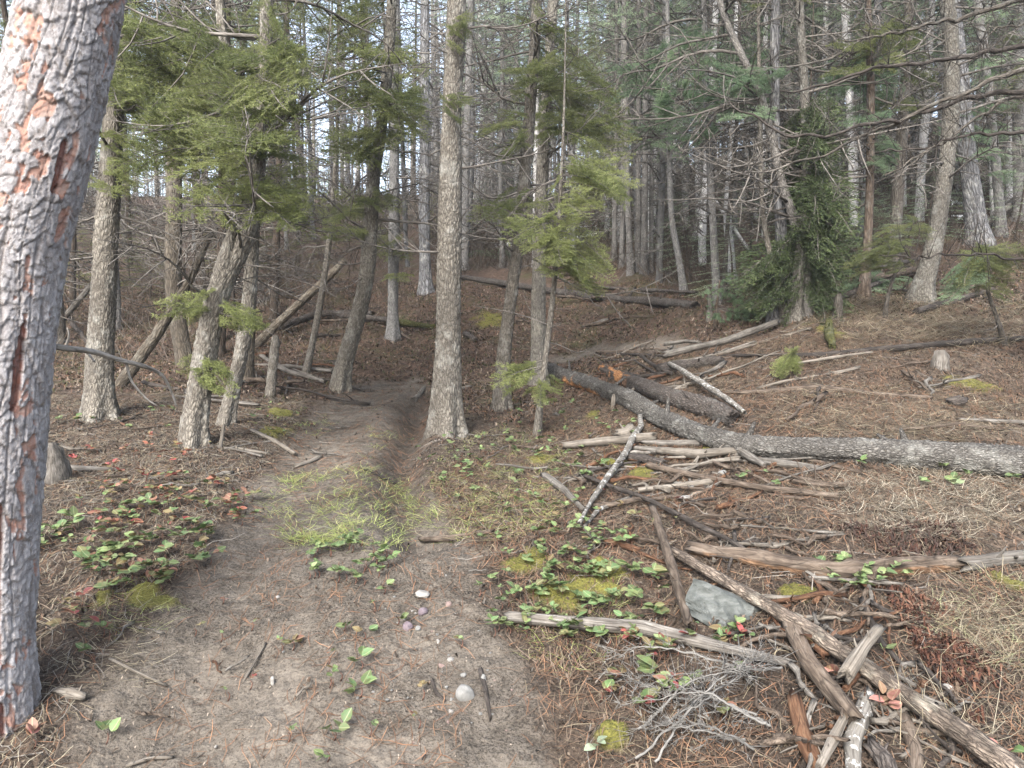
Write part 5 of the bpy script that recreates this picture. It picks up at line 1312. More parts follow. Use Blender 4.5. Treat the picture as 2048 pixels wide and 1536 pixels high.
def green_stone():
    """an angular wedge: rippled broken face towards the trail, plain end face, thin light top edge"""
    import bmesh
    d = G(1430, 1245)[1]
    pts = [(1368, 1212, .00), (1376, 1176, .02), (1386, 1146, .05), (1408, 1152, .06), (1436, 1180, .05), (1478, 1196, .04), (1508, 1204, .02), (1496, 1262, -.05), (1440, 1250, -.05), (1548, 1250, .10), (1547, 1210, .13), (1400, 1160, .20), (1470, 1190, .24), (1535, 1206, .26), (1375, 1230, .15), (1540, 1262, .22)]
    P = np.array([at(x, y, d + o) for x, y, o in pts]); c = P.mean(0)
    bm = bmesh.new()
    vs_ = [bm.verts.new(p - c) for p in P]
    bmesh.ops.convex_hull(bm, input=vs_)
    bmesh.ops.delete(bm, geom=[v for v in bm.verts if not v.link_faces], context='VERTS')
    bmesh.ops.dissolve_limit(bm, angle_limit=math.radians(8), verts=bm.verts, edges=bm.edges)
    bmesh.ops.triangulate(bm, faces=bm.faces)
    bmesh.ops.subdivide_edges(bm, edges=bm.edges, cuts=9, use_grid_fill=True)
    bm.normal_update()
    for v in bm.verts:
        p, nrm = np.array(v.co), np.array(v.normal)
        f = max(0.0, -nrm[1] * 1.3 - nrm[0] * .9)
        q = p[0] * .55 + p[2] * 1.0
        rip = abs(math.sin(q * 62 + 5 * float(vnoise(np.array([p[0] * 9]), np.array([p[2] * 16]), 3)[0]))) - .5
        b = float(fbm(np.array([p[0] * 22 + p[1] * 9]), np.array([p[2] * 26]), 4, 5)[0]) - .5
        v.co = p + nrm * (.012 * rip * min(1, f) + .022 * b * (.35 + min(1, f)))
    me = bpy.data.meshes.new('angular_stone'); bm.to_mesh(me); bm.free()
    o = link('angular_stone', me, M['stone_green']); o.location = c - np.array([0, 0, .025])
    tag(o, 'large angular grey-green stone with a rippled broken face among the sticks', 'stone')
green_stone()

# ------------------------------------------------------------------ small dead sticks strewn about
def stick_mesh(seed, mat, bark):
    r = np.random.default_rng(seed); mb = MB(); m = 5
    x = np.linspace(-.5, .5, m); P = np.stack([x, np.cumsum(r.normal(0, .03, m)), np.abs(r.normal(0, .012, m))], 1)
    t = np.linspace(0, 1, 14); P = np.stack([np.interp(t, np.linspace(0, 1, m), P[:, q]) for q in range(3)], 1)
    R = np.linspace(.017, .009, 14) * r.uniform(.8, 1.2, 14)
    V, q, tr, rest, TH, VV = tube(P, R, 7, 14, stick_disp(seed, .3))
    V[:7] -= np.array([1, 0, 0]) * r.uniform(-.02, .05, (7, 1)); V[-9:-2] += np.array([1, 0, 0]) * r.uniform(-.02, .05, (7, 1))
    mb.add(V, tr, q, rest)
    for k in range(r.integers(1, 4)):
        i_ = r.integers(2, 12); v = np.array([r.uniform(.3, 1), r.choice([-1, 1]) * r.uniform(.3, 1), r.uniform(0, .4)]); v /= np.linalg.norm(v); l = r.uniform(.04, .25)
        add_tube(mb, [P[i_], P[i_] + v * l * .6, P[i_] + v * l + r.normal(0, .02, 3)], [.008, .006, .003], 5, 4)
    return mb.mesh('fallen_stick', [mat])
SM = {'grey': [stick_mesh(1000 + k, M['wood'], 0) for k in range(4)], 'brown': [stick_mesh(1010 + k, M['wood_brown'], 0) for k in range(4)], 'dark': [stick_mesh(1020 + k, M['wood_dark'], 0) for k in range(4)],
      'bleached': [stick_mesh(1030 + k, M['wood_pale'], 0) for k in range(3)], 'rotten red': [stick_mesh(1040 + k, M['wood_red'], 0) for k in range(2)]}
rs = random.Random(5)
for cx, cy, rx, ry, cnt, l0, l1, th, where in [
        (1380, 960, 250, 60, 40, .2, .7, 1.0, 'below the curved log'), (1380, 1080, 240, 70, 20, .15, .6, .9, 'above the green stone'), (1640, 1230, 200, 80, 30, .15, .5, .9, 'around the diagonal pole'), (1730, 1430, 220, 90, 38, .12, .45, .9, 'in the stick heap at the bottom'),
        (1330, 745, 140, 45, 28, .3, .9, 1.3, 'in the jumble behind the dark log'), (1700, 760, 300, 70, 10, .3, 1.0, 1.2, 'on the needle-covered bank'), (1080, 900, 160, 70, 10, .15, .5, .8, 'in the weeds by the sapling'), (330, 900, 180, 80, 12, .15, .6, .9, 'in the litter below the forked fir'),
        (700, 900, 130, 90, 6, .1, .4, .7, 'on the upper trail'), (480, 760, 250, 60, 14, .4, 1.4, 1.8, 'in the dark hollow behind the firs'), (1850, 560, 200, 60, 8, .4, 1.4, 1.8, 'on the upper bank'), (600, 640, 350, 60, 10, .5, 1.6, 2.0, 'on the dim slope beyond the trail'), (1250, 640, 200, 50, 6, .4, 1.2, 1.6, 'on the slope below the dark log'), (520, 1330, 330, 150, 6, .06, .2, .5, 'on the bare earth of the trail')]:
    for k in range(cnt):
        a_, q_ = rs.uniform(0, 6.283), math.sqrt(rs.random()); g = G(cx + rx * q_ * math.cos(a_), cy + ry * q_ * math.sin(a_))
        kind = rs.choice(['grey', 'grey', 'brown', 'brown', 'dark', 'bleached', 'rotten red'] if cy > 690 else ['grey', 'dark', 'dark', 'brown'])
        l = rs.uniform(l0, l1); az = rs.gauss(0, .8) + (math.pi if rs.random() < .5 else 0); dv = np.array([math.cos(az), math.sin(az)]) * l / 2
        za, zb = float(height(g[0] - dv[0], g[1] - dv[1])), float(height(g[0] + dv[0], g[1] + dv[1]))
        o = link('fallen_stick', SM[kind][k % len(SM[kind])], None)
        size = 'small' if l < l0 + (l1 - l0) * .4 else 'long' if l > l0 + (l1 - l0) * .75 else 'crooked'
        th_ = th * rs.uniform(.5, 1.1)
        o.matrix_basis = Matrix.Translation((g[0], g[1], (za + zb) / 2 + .012 + .012 * th_)) @ Matrix.Rotation(az, 4, 'Z') @ Matrix.Rotation(-math.atan2(zb - za, l) + rs.gauss(0, .05), 4, 'Y') @ Matrix.Rotation(rs.uniform(-.5, .5), 4, 'X') @ Matrix.Diagonal((l, th_, th_, 1))
        lab = f'{size} {kind} dead stick lying {where}'
        tag(o, lab, 'stick', f'{size} {kind} sticks {where}')

PB = {k: [rock_mesh(1200 + 7 * i + j, .5, .42, .33, 1) for j in range(3)] for i, k in enumerate(('grey', 'white', 'pink'))}
for k in PB:
    for m_ in PB[k]: m_.materials.append(M['stone_' + k])
for q in range(70):
    a_, q_ = rs.uniform(0, 6.283), math.sqrt(rs.random()); g = G(840 + 170 * q_ * math.cos(a_), 1330 + 190 * q_ * math.sin(a_)) if q % 3 else G(rs.uniform(250, 1050), rs.uniform(1150, 1520))
    k = rs.choice(['grey', 'grey', 'grey', 'white', 'pink']); s_ = rs.uniform(.008, .022)
    o = link('pebble', PB[k][q % 3], None); o.location = (g[0], g[1], g[2] + s_ * .1); o.scale = (s_, s_, s_); o.rotation_euler = (0, 0, rs.uniform(0, 6.28))
    sz = 'tiny' if s_ < .013 else 'small'
    tag(o, f'{sz} {k} pebble embedded in the bare trail', 'stone', f'{sz} {k} pebbles in the trail')
# ------------------------------------------------------------------ creeping holly-leaved plants
def micro(x, y):
    z = height(x, y); nr_ = 1 - sstep(5, 14, y); da = dirt_at(x, y)
    return z + nr_ * ((fbm(x * 9, y * 9, 3, 51) - .5) * (.05 - .015 * da) + (fbm(x * 34, y * 34, 2, 61) - .5) * .022) + (1 - nr_) * (fbm(x * 2, y * 2, 3, 71) - .5) * .25

def leaf_mesh(seed, fold=.25, spiny=True):
    r = np.random.default_rng(seed)
    n = 9
    x = np.linspace(0, 1, n)
    w = .36 * np.sin(np.pi * np.clip(x, 0, 1) ** .8) ** .75 + .0
    w[0] = .02; w[-1] = 0.004
    if spiny: w = w * (1 + .10 * (np.arange(n) % 2) * (np.arange(n) < n - 1))
    z = -.14 * x ** 2 + .04 * np.sin(x * 5 + seed)
    L = np.stack([x, w, z + w * fold], 1); C = np.stack([x, np.zeros(n), z], 1); Rr = np.stack([x, -w, z + w * fold * r.uniform(.7, 1.2)], 1)
    V = np.vstack([L, C, Rr]); i_ = np.arange(n - 1)
    Q = np.vstack([np.stack([n + i_, n + i_ + 1, i_ + 1, i_], -1), np.stack([2 * n + i_, 2 * n + i_ + 1, n + i_ + 1, n + i_], -1)])
    rest = V.copy()
    me = make_mesh('leaf', V, [Q], {'rest': rest}); me.materials.append(M['leaf'])
    return me
LEAF = [leaf_mesh(k, f) for k, f in enumerate((.2, .35, .1, .5))]
def stem_mesh(seed):
    r = np.random.default_rng(seed); mb = MB()
    add_tube(mb, [[0, 0, -.02], [.01, 0, .02], [r.normal(0, .01), r.normal(0, .01), .05]], [.003, .0025, .002], 4, 4, colr=(.9, .5, .4))
    return mb.mesh('stem', [M['twig']])
STEM = [stem_mesh(k) for k in range(3)]
GREENS = [(.085, .155, .058), (.115, .195, .072), (.15, .22, .085), (.10, .18, .075), (.18, .25, .11)]
REDS = [(.22, .045, .05), (.28, .10, .07), (.20, .085, .065), (.33, .06, .07)]
MIXED = [(.16, .12, .06), (.19, .15, .075), (.13, .14, .06), (.22, .11, .08)]
PINKS = [(.33, .14, .13), (.38, .19, .16), (.32, .18, .13), (.27, .17, .11)]
def plant(label, group, px, py, size, nl, pal, seed, upright=.25, name='creeping_plant', fronds=None):
    r = random.Random(seed)
    g = G(px, py); g[2] = float(micro(g[:1], g[1:2])[0]) + .012; root = empty(name, g, label, 'plant', group)
    link('stem', STEM[seed % 3], None, root, Matrix.Diagonal((1, 1, max(.6, size * (10 if group else 5)), 1)))
    nf = fronds or max(1, nl // 4)
    k = 0
    for f in range(nf):
        az = r.uniform(0, 6.283); el = upright + r.uniform(0, .5); rl = size * r.uniform(.9, 1.6)
        d = Vector((math.cos(az) * math.cos(el), math.sin(az) * math.cos(el), math.sin(el)))
        side = Vector((-math.sin(az), math.cos(az), 0))
        m = max(1, nl // nf)
        for q in range(m):
            t = (q // 2 + 1) / (m // 2 + 1); sgn = (1 if q % 2 else -1) if q < m - 1 or m == 1 else 0
            p = d * rl * t * .9 + Vector((0, 0, (.04 if group else .012) + size * .35 * f / nf - .10 * rl * t * t))
            ld = (d * (.5 if sgn else 1) + side * sgn * 1.0 + Vector((0, 0, r.uniform(-.25, .35)))).normalized()
            s = size * r.uniform(.7, 1.15)
            M4 = align(p, p + ld, r.uniform(-.6, .6), s)
            o = link('leaf', LEAF[r.randrange(4)], None, root, M4)
            c = r.choice(pal); v = r.uniform(.5, 1.05)
            o.color = (c[0] * v, c[1] * v, c[2] * v, 1); k += 1
    return root
r = random.Random(17)
PATCH = [  # cx, cy, rx, ry, count, leaf size m, leaves, palette, label, group, upright
    (240, 1105, 170, 75, 70, .055, 8, GREENS + GREENS + MIXED, 'green creeping holly-leaved plant in the dense patch beside the big pine', 'plants in the dense patch beside the pine'),
    (330, 1020, 160, 50, 49, .05, 7, MIXED + REDS[:2] + GREENS[:2], 'bronze creeping holly-leaved plant uphill of the dense patch by the pine', 'bronze plants uphill of the dense patch'),
    (300, 930, 130, 40, 23, .05, 6, REDS + MIXED, 'reddish creeping plant in the dry grass below the forked fir', 'reddish plants below the forked fir'),
    (300, 845, 170, 22, 15, .055, 5, GREENS + MIXED, 'low green plant on the shaded ground around the stout fir', 'low plants around the stout fir'),
    (690, 1130, 80, 40, 26, .045, 7, GREENS, 'green creeping holly-leaved plant growing in the middle of the trail', 'plants in the middle of the trail'),
    (1160, 1110, 90, 50, 33, .05, 7, GREENS + GREENS[:2] + MIXED[:1], 'green creeping holly-leaved plant beside the yellow moss', 'plants beside the yellow moss'),
    (1170, 1225, 150, 75, 39, .055, 8, GREENS + [MIXED[2]], 'lush green holly-leaved plant crowding the pale knuckled stick', 'plants crowding the knuckled stick'),
    (1340, 1290, 110, 40, 15, .05, 6, GREENS + MIXED + REDS[:1], 'mixed green and red plant between the knuckled stick and the stone', 'plants between stick and stone'),
    (1050, 960, 150, 70, 52, .045, 6, GREENS + [GREENS[4]], 'small green plant in the weedy ground beside the lone tan fir', 'plants beside the lone fir'),
    (1130, 870, 120, 50, 33, .045, 5, GREENS, 'small green plant at the foot of the slender sapling', 'plants at the foot of the sapling'),
    (1720, 1180, 90, 40, 13, .05, 7, GREENS + [GREENS[4]], 'fresh green plant growing along the crumbling level log', 'plants along the crumbling log'),
    (1740, 960, 250, 35, 13, .05, 5, GREENS, 'lone green plant in the needles below the curved log', 'plants below the curved log'),
    (150, 1270, 60, 60, 10, .05, 5, MIXED + GREENS[:2] + REDS[:1], 'faded plant on the edge of the bare earth by the pine', 'faded plants by the pine foot'),
    (1350, 1400, 130, 50, 13, .055, 5, GREENS + MIXED + REDS[:1], 'broad-leaved plant poking through the pale dead twigs', 'plants among the pale dead twigs'),
    (1200, 1040, 130, 40, 15, .045, 5, MIXED + GREENS[:2] + REDS[:1], 'bronze-tinged plant in the litter near the lichened branch', 'plants near the lichened branch'),
    (900, 905, 70, 40, 18, .04, 5, GREENS, 'green weed at the foot of the lone tan fir', 'weeds at the foot of the lone fir'),
    (570, 860, 70, 40, 15, .04, 4, GREENS + MIXED, 'green weed along the upper trail edge', 'weeds along the upper trail edge'),
    (1000, 1180, 60, 90, 15, .035, 4, GREENS, 'little green weed on the trail verge', 'little weeds on the trail verge'),
    (640, 1350, 260, 130, 15, .032, 3, GREENS + MIXED + REDS[:1], 'tiny seedling on the bare earth', 'tiny seedlings on the bare earth'),
]
sd0 = 0
for cx, cy, rx, ry, cnt, ls, nl, pal, lab, grp in PATCH:
    for k in range(cnt):
        a, q = r.uniform(0, 6.283), math.sqrt(r.random()) * 1.18; sd0 += 1
        sz, ml = r.uniform(.6, 1.15), max(3, nl + r.randint(-2, 2))
        word = ('broad-leaved' if sz > .98 else 'small-leaved' if sz < .77 else 'spreading') + (' bushy' if ml > nl else ' sparse' if ml < nl else '')
        plant(f'{word} {lab}', f'{word} {grp}', cx + rx * q * math.cos(a), cy + ry * q * math.sin(a), ls * sz, ml, pal, sd0, name='seedling' if 'seedling' in lab else 'weed' if 'weed' in lab or 'small green plant' in lab or 'low green plant' in lab else 'creeping_plant')
for lab, px, py, ls, nl, pal, up in [
    ('bright green plant alone on the bare earth above the muddy-leaved one', 722, 1345, .055, 8, GREENS, .3), ('plant with mud-spotted leaves on the bare earth', 720, 1395, .06, 7, GREENS + PINKS[:1], .2), ('little green-leaved plant at the bottom of the bare earth', 668, 1480, .055, 6, GREENS, .3),
    ('tiny bronze plant in the middle of the bare earth', 585, 1298, .045, 7, MIXED + GREENS[:2], .3), ('small curled green plant on the bare earth below the trail plants', 688, 1262, .045, 4, GREENS, .3), ('olive plant to the side of the curled green plant', 728, 1278, .05, 4, MIXED[1:3] + GREENS[3:], .2),
    ('light green sprout beside the mauve pebble', 795, 1250, .045, 4, [GREENS[4]], .6), ('small plant with red leaf near the moss on the bare earth', 445, 1205, .04, 3, REDS, .2), ('upright salmon-leaved plant at the foot of the big pine', 68, 1500, .05, 8, PINKS, .9),
    ('upright pink-leaved plant over the stubby sticks', 1772, 1440, .055, 9, PINKS, .8), ('dusty pink plant beside the diagonal pole', 1640, 1305, .055, 6, PINKS[2:] + MIXED[:1], .7), ('pink plant leaning behind the stubby brown stick', 1665, 1365, .05, 4, PINKS, .6),
    ('crimson-leaved plant beside the pale flat stone', 1355, 1005, .045, 5, [REDS[0], REDS[3]], .3), ('bright green plant in front of the green stone', 1475, 1265, .055, 7, GREENS + MIXED[:1], .3), ('red leaves before the green stone', 1485, 1292, .045, 4, [REDS[0], REDS[3]] + GREENS[:1], .3),
    ('large single-leaved green plant below the knuckled stick', 1325, 1362, .085, 5, [GREENS[4], GREENS[2]], .3), ('green plant with dark shadow at the bottom edge by the pine', 212, 1490, .055, 4, GREENS, .5), ('pale green sprig at the bottom edge among pale twigs', 1185, 1515, .05, 4, [(.28, .36, .25)], .3),
    ('dark green plant at the bottom of the trail', 655, 1525, .05, 4, GREENS, .3), ('pinkish plant at the bottom corner by the diagonal pole', 2010, 1520, .06, 5, PINKS[:3] + GREENS[:1], .4), ('fresh green plant by the diagonal pole', 1765, 1310, .04, 5, [GREENS[4]], .3),
    ('green sprig hanging on the curved log', 1600, 905, .055, 5, [GREENS[2], GREENS[4]], .3), ('pale green plant in the dry grass past the curved log', 1905, 985, .05, 6, [(.22, .30, .16)], .5), ('lone green plant in the trail rut', 768, 1192, .045, 5, GREENS, .4)]:
    sd0 += 1
    plant(lab, None, px, py, ls, nl, pal, sd0, up, fronds=2 if nl < 7 else 3)

# ------------------------------------------------------------------ pale dead brush at the bottom
def brush():
    c = G(1400, 1470); root = empty('dead_brush', c, 'heap of fine pale dead twigs lying at the bottom of the picture', 'brush')
    for k in range(11):
        r = np.random.default_rng(600 + k); mb = MB()
        x0, y0 = r.uniform(1480, 1580), r.uniform(1380, 1530); x1, y1 = r.uniform(1210, 1330), y0 + r.uniform(-60, 60)
        if k % 3 == 0: x0, y0, x1, y1 = r.uniform(1270, 1330), r.uniform(1470, 1540), r.uniform(1500, 1580), r.uniform(1340, 1420)
        a, b = G(x0, y0), G(x1, y1); a[2] += r.uniform(.02, .10); b[2] += r.uniform(.03, .14)
        m = (a + b) / 2 + [0, 0, r.uniform(.0, .06)] + r.normal(0, .02, 3)
        C = catmull(np.array([a, m, b]) - c, 40); C += np.cumsum(r.normal(0, .0035, C.shape), 0)
        add_tube(mb, C, np.linspace(.0055, .0012, 40), 5, 40)
        A, B = [], []
        for q in range(34):
            p = C[r.integers(3, 39)]; d = (C[-1] - C[0]); d /= np.linalg.norm(d)
            v = d * r.uniform(.3, 1.0) + r.normal(0, .6, 3) * [1, 1, .6]; v /= np.linalg.norm(v); l = r.uniform(.04, .16)
            mm = p + v * l * .55; e = mm + (v + r.normal(0, .35, 3)) * l * .5
            A += [p, mm]; B += [mm, e]
            for z in range(2):
                A.append(mm); B.append(mm + (v + r.normal(0, .7, 3)) * l * .4)
        ribbon_twigs(mb, A, B, .0016)
        link('dead_twig', mb.mesh('dead_twig', [M['brush']]), None, root)
brush()

# ------------------------------------------------------------------ litter nobody could count
def sample(n, poly_px, seed, keep=None):
    """ground points inside a photograph-space polygon laid out on the ground, even per square metre"""
    P = np.array(wpoly(poly_px)); lo, hi = P.min(0), P.max(0)
    r = np.random.default_rng(seed); out = []
    tot = 0
    while tot < n:
        x, y = r.uniform(lo[0], hi[0], n * 2), r.uniform(lo[1], hi[1], n * 2)
        m = in_poly(x, y, [tuple(p) for p in P])
        if keep is not None: m &= r.random(len(x)) < keep(x, y)
        out.append(np.stack([x[m], y[m]], 1)); tot += m.sum()
        if len(out) > 60: break
    return np.concatenate(out)[:n]

def ribbons(xy, ln, wd, cols, seed, lift=.006, rise=0.0, bend=.12, tilt=.12, az=None, segs=2):
    """bent thin strips lying on (rise=0) or standing off the ground"""
    r = np.random.default_rng(seed); n = len(xy)
    ln = ln * r.uniform(.55, 1.25, n); a = r.uniform(0, 6.283, n) if az is None else az(xy, r)
    d = np.stack([np.cos(a), np.sin(a)], 1); s = np.stack([-d[:, 1], d[:, 0]], 1)
    bz = r.normal(0, bend, n) * ln
    rs = np.abs(r.normal(rise, rise * .35 + 1e-6, n)) if rise else np.zeros(n)
    cols = np.asarray(cols, float); c = cols[r.integers(0, len(cols), n)] * r.uniform(.7, 1.25, (n, 1))
    V, T = [], []
    ts = np.linspace(0, 1, segs + 1)
    for k, t in enumerate(ts):
        p = xy + d * ((t - (0 if rise else .5)) * ln * (1 - .25 * rs * t if rise else 1))[:, None] + s * (bz * 4 * t * (1 - t))[:, None]
        if rise:
            z = micro(xy[:, 0], xy[:, 1]) - .005 + ln * rs * (1.5 * t - .75 * t * t)
        else:
            z = micro(p[:, 0], p[:, 1]) + lift * r.random(n) * 2 + .002 + (r.normal(0, tilt, n) * ln * (t - .5))
        w = wd * (1 - .75 * (t if rise else abs(2 * t - 1) * .6)) * .5
        sv = s * w
        zz = w * r.uniform(-.6, .6, n)
        V.append(np.column_stack([p + sv, z + zz])); V.append(np.column_stack([p - sv, z - zz]))
    V = np.stack(V, 1).reshape(-1, 3); m = 2 * (segs + 1)
    i_ = np.arange(n)[:, None] * m
    Q = np.concatenate([i_ + np.array([[2 * k, 2 * k + 1, 2 * k + 3, 2 * k + 2]]) for k in range(segs)])
    return V, Q, np.repeat(c, m, 0)

def stuff(name, label, parts, mat):
    mb = MB()
    for V, Q, c in parts: mb.add(V, None, Q, None, c)
    o = link(name, mb.mesh(name, [mat]), None)
    return tag(o, label, None, None, 'stuff')

ORANGE = [(.30, .165, .10), (.25, .14, .085), (.36, .215, .135), (.21, .125, .085), (.30, .20, .135)]
ORANGE = [tuple(v * 1.0 for v in c) for c in ORANGE]
BROWN = [(.15, .105, .075), (.21, .155, .115), (.085, .065, .05), (.27, .21, .16)]
BROWN = [tuple(v * 0.88 for v in c) for c in BROWN]
STRAW = [(.46, .40, .28), (.52, .46, .34), (.38, .32, .22), (.42, .38, .29)]
STRAW = [tuple(v * 0.8 for v in c) for c in STRAW]
GREY = [(.24, .22, .195), (.30, .28, .25), (.14, .125, .108)]
GREY = [tuple(v * 0.88 for v in c) for c in GREY]
FRONT_R = [(1110, 1600), (1010, 1250), (960, 1150), (880, 1010), (860, 960), (1000, 880), (1110, 800), (1300, 720), (1600, 660), (1850, 620), (2250, 600), (2400, 1000), (2400, 1600)]
FRONT_L = [(-250, 1600), (-250, 800), (120, 790), (350, 790), (620, 800), (560, 920), (480, 1010), (380, 1130), (230, 1280), (150, 1500), (80, 1700)]
ALL_N = [(-400, 1600), (-400, 830), (300, 800), (800, 740), (1400, 660), (2000, 600), (2500, 560), (2600, 1600)]
BACK = [(-300, 800), (-300, 600), (300, 560), (800, 560), (1300, 560), (1500, 600), (2000, 540), (2300, 480), (2300, 640), (1850, 640), (1300, 720), (1000, 860), (850, 780), (600, 800)]
nd = lambda x, y: 1 - .93 * dirt_at(x, y)
orange_w = lambda x, y: nd(x, y) * (.35 + .65 * sstep(.4, .6, fbm(x * 1.5, y * 1.5, 3, 81)))
stuff('needle_litter', 'orange-brown fallen pine needles strewn over the slope', [
    ribbons(sample(34000, FRONT_R, 1, orange_w), .13, .0030, ORANGE + BROWN[:2] + STRAW[2:3], 2, .014, tilt=.10),
    ribbons(sample(34000, FRONT_R, 3, nd), .11, .0030, BROWN + BROWN[:3] + GREY[2:] + STRAW[2:3], 4, .016, tilt=.13),
    ribbons(sample(24000, FRONT_L, 5, nd), .11, .0028, BROWN + STRAW + ORANGE[:2] + GREY, 6, .012, tilt=.12),
    ribbons(sample(36000, BACK, 7, nd), .13, .006, ORANGE + BROWN + [(.24, .14, .10), (.20, .11, .08), (.07, .045, .035)], 8, .02, tilt=.14),
    ribbons(sample(2600, ALL_N, 9, lambda x, y: dirt_at(x, y) * (.15 + sstep(.45, .65, fbm(x * 3, y * 3, 3, 19)))), .12, .0032, ORANGE + BROWN[:2], 10, .004, tilt=.02),
    ribbons(sample(2200, [(560, 1010), (600, 860), (700, 780), (860, 760), (850, 960), (870, 1030)], 11), .12, .0034, ORANGE + BROWN, 12, .006, tilt=.05),
], M['litter'])
# fallen leaves, bark crumbs and chips far and near: small bent scraps
stuff('leaf_litter', 'brown leaf scraps and bark crumbs scattered over the forest floor', [
    ribbons(sample(40000, BACK, 21, nd), .035, .02, BROWN[:3] + [(.10, .075, .055), (.06, .045, .035), (.09, .09, .04), (.07, .08, .035), (.30, .24, .19)], 22, .02, tilt=.35, bend=.1),
    ribbons(sample(26000, ALL_N, 23, nd), .026, .012, BROWN + GREY[2:] + [(.08, .06, .045), (.05, .04, .032), (.04, .032, .026)], 24, .012, tilt=.3),
    ribbons(sample(14000, ALL_N, 25, lambda x, y: .2 + dirt_at(x, y)), .010, .006, [(.24, .20, .16), (.12, .095, .075), (.33, .28, .23)], 26, .002, tilt=.3),
], M['litter'])
def twig_field():
    xs = np.concatenate([sample(3400, ALL_N, 31, nd), sample(3600, BACK, 33, nd)])
    r = np.random.default_rng(35); n = len(xs); a = r.uniform(0, 6.283, n); l = r.uniform(.05, .35, n)
    d = np.stack([np.cos(a), np.sin(a)], 1) * l[:, None]; sd2 = np.stack([-d[:, 1], d[:, 0]], 1)
    w = r.uniform(.0012, .0032, n); wv = sd2 / l[:, None] * w[:, None]
    V = []
    lz = np.abs(r.normal(0, .02, n))
    for k, t in enumerate((0, .35, .7, 1)):
        p = xs + d * t + sd2 * (r.normal(0, .07, n) * (t > 0))[:, None]
        z = micro(p[:, 0], p[:, 1]) + .006 + lz * t
        f = 1 - .5 * t
        V += [np.column_stack([p + wv * f, z]), np.column_stack([p, z + w * 1.6 * f]), np.column_stack([p - wv * f, z])]
    V = np.stack(V, 1).reshape(-1, 3); i_ = np.arange(n)[:, None] * 12
    Q = np.concatenate([i_ + [[3 * k, 3 * k + 1, 3 * k + 4, 3 * k + 3]] for k in range(3)] + [i_ + [[3 * k + 1, 3 * k + 2, 3 * k + 5, 3 * k + 4]] for k in range(3)])
    c = np.array(GREY[1:] + BROWN + BROWN[:1] + [(.33, .30, .265)])[r.integers(0, 8, n)] * r.uniform(.6, 1.15, (n, 1))
    mb = MB(); mb.add(V, None, Q, None, np.repeat(c, 12, 0))
    tag(link('twig_litter', mb.mesh('twig_litter', [M['litter']]), None), 'small dead twigs scattered over the forest floor', None, None, 'stuff')
twig_field()

# thin dead stems and brush standing between the trunks, too fine to tell apart
def undergrowth():
    xy = np.concatenate([sample(5200, [(-300, 740), (-300, 480), (300, 470), (760, 470), (860, 600), (700, 700), (500, 740)], 131), sample(5200, [(860, 560), (860, 470), (1400, 480), (1500, 590), (1230, 545), (1000, 545)], 133),
                         sample(5200, [(1480, 600), (1440, 480), (1800, 380), (2300, 330), (2300, 520), (1900, 560), (1700, 590)], 135)])
    parts = [ribbons(xy, .8, .007, GREY + BROWN + [(.12, .10, .085), (.08, .07, .06)], 137, rise=.75, bend=.35, segs=4)]
    V, Q, c = parts[0]; V[:, 2] += 0
    stuff('undergrowth', 'tangle of thin dead stems between the trunks', parts, M['litter'])
undergrowth()
def crest_brush():
    xy = np.concatenate([sample(1600, [(-200, 470), (-200, 425), (960, 420), (960, 480)], 231), sample(2500, [(900, 480), (900, 400), (2200, 330), (2200, 420), (1400, 480)], 233)])
    V, Q, c = ribbons(xy, 2.2, .022, GREY + BROWN + [(.16, .14, .12)], 237, rise=.85, bend=.25, segs=3)
    stuff('brushwood', 'grey leafless brush along the far crest', [(V, Q, c)], M['litter'])
crest_brush()

# grass
def tufts(cx, cy, rx, ry, n, per, seed):
    r = np.random.default_rng(seed); out = []
    for k in range(n):
        a, q = r.uniform(0, 6.283), math.sqrt(r.random()); g = G(cx + rx * q * math.cos(a), cy + ry * q * math.sin(a))
        out.append(g[:2] + r.normal(0, .022, (per, 2)))
    return np.concatenate(out)
YG = [(.32, .39, .11), (.40, .44, .16), (.47, .47, .22), (.24, .33, .09)]
stuff('grass', 'yellow-green grass growing on the trail and its edges', [
    ribbons(tufts(690, 1020, 160, 85, 120, 14, 41), .15, .0026, YG, 42, rise=.35, bend=.2, segs=3),
    ribbons(tufts(640, 1075, 60, 20, 20, 20, 43), .12, .0026, YG, 44, rise=.35, bend=.2, segs=3),
    ribbons(tufts(970, 1010, 150, 75, 130, 12, 45), .15, .0026, YG + STRAW[:2], 46, rise=.35, bend=.2, segs=3),
    ribbons(tufts(1010, 940, 150, 80, 130, 10, 47), .12, .0024, YG + STRAW, 48, rise=.4, bend=.2, segs=3),
    ribbons(tufts(1130, 900, 110, 60, 50, 9, 49), .13, .0026, YG + STRAW, 50, rise=.45, bend=.2, segs=3),
    ribbons(tufts(760, 880, 40, 60, 14, 10, 51), .10, .0026, YG, 52, rise=.4, bend=.2, segs=3),
    ribbons(tufts(600, 850, 60, 30, 26, 9, 53), .10, .0028, YG, 54, rise=.4, bend=.2, segs=3),
    ribbons(tufts(1150, 1250, 130, 90, 40, 8, 55), .12, .0022, YG, 56, rise=.4, bend=.2, segs=3),
    ribbons(tufts(250, 1230, 90, 60, 26, 8, 57), .16, .0022, YG + STRAW, 58, rise=.35, bend=.25, segs=3),
], M['grass'])
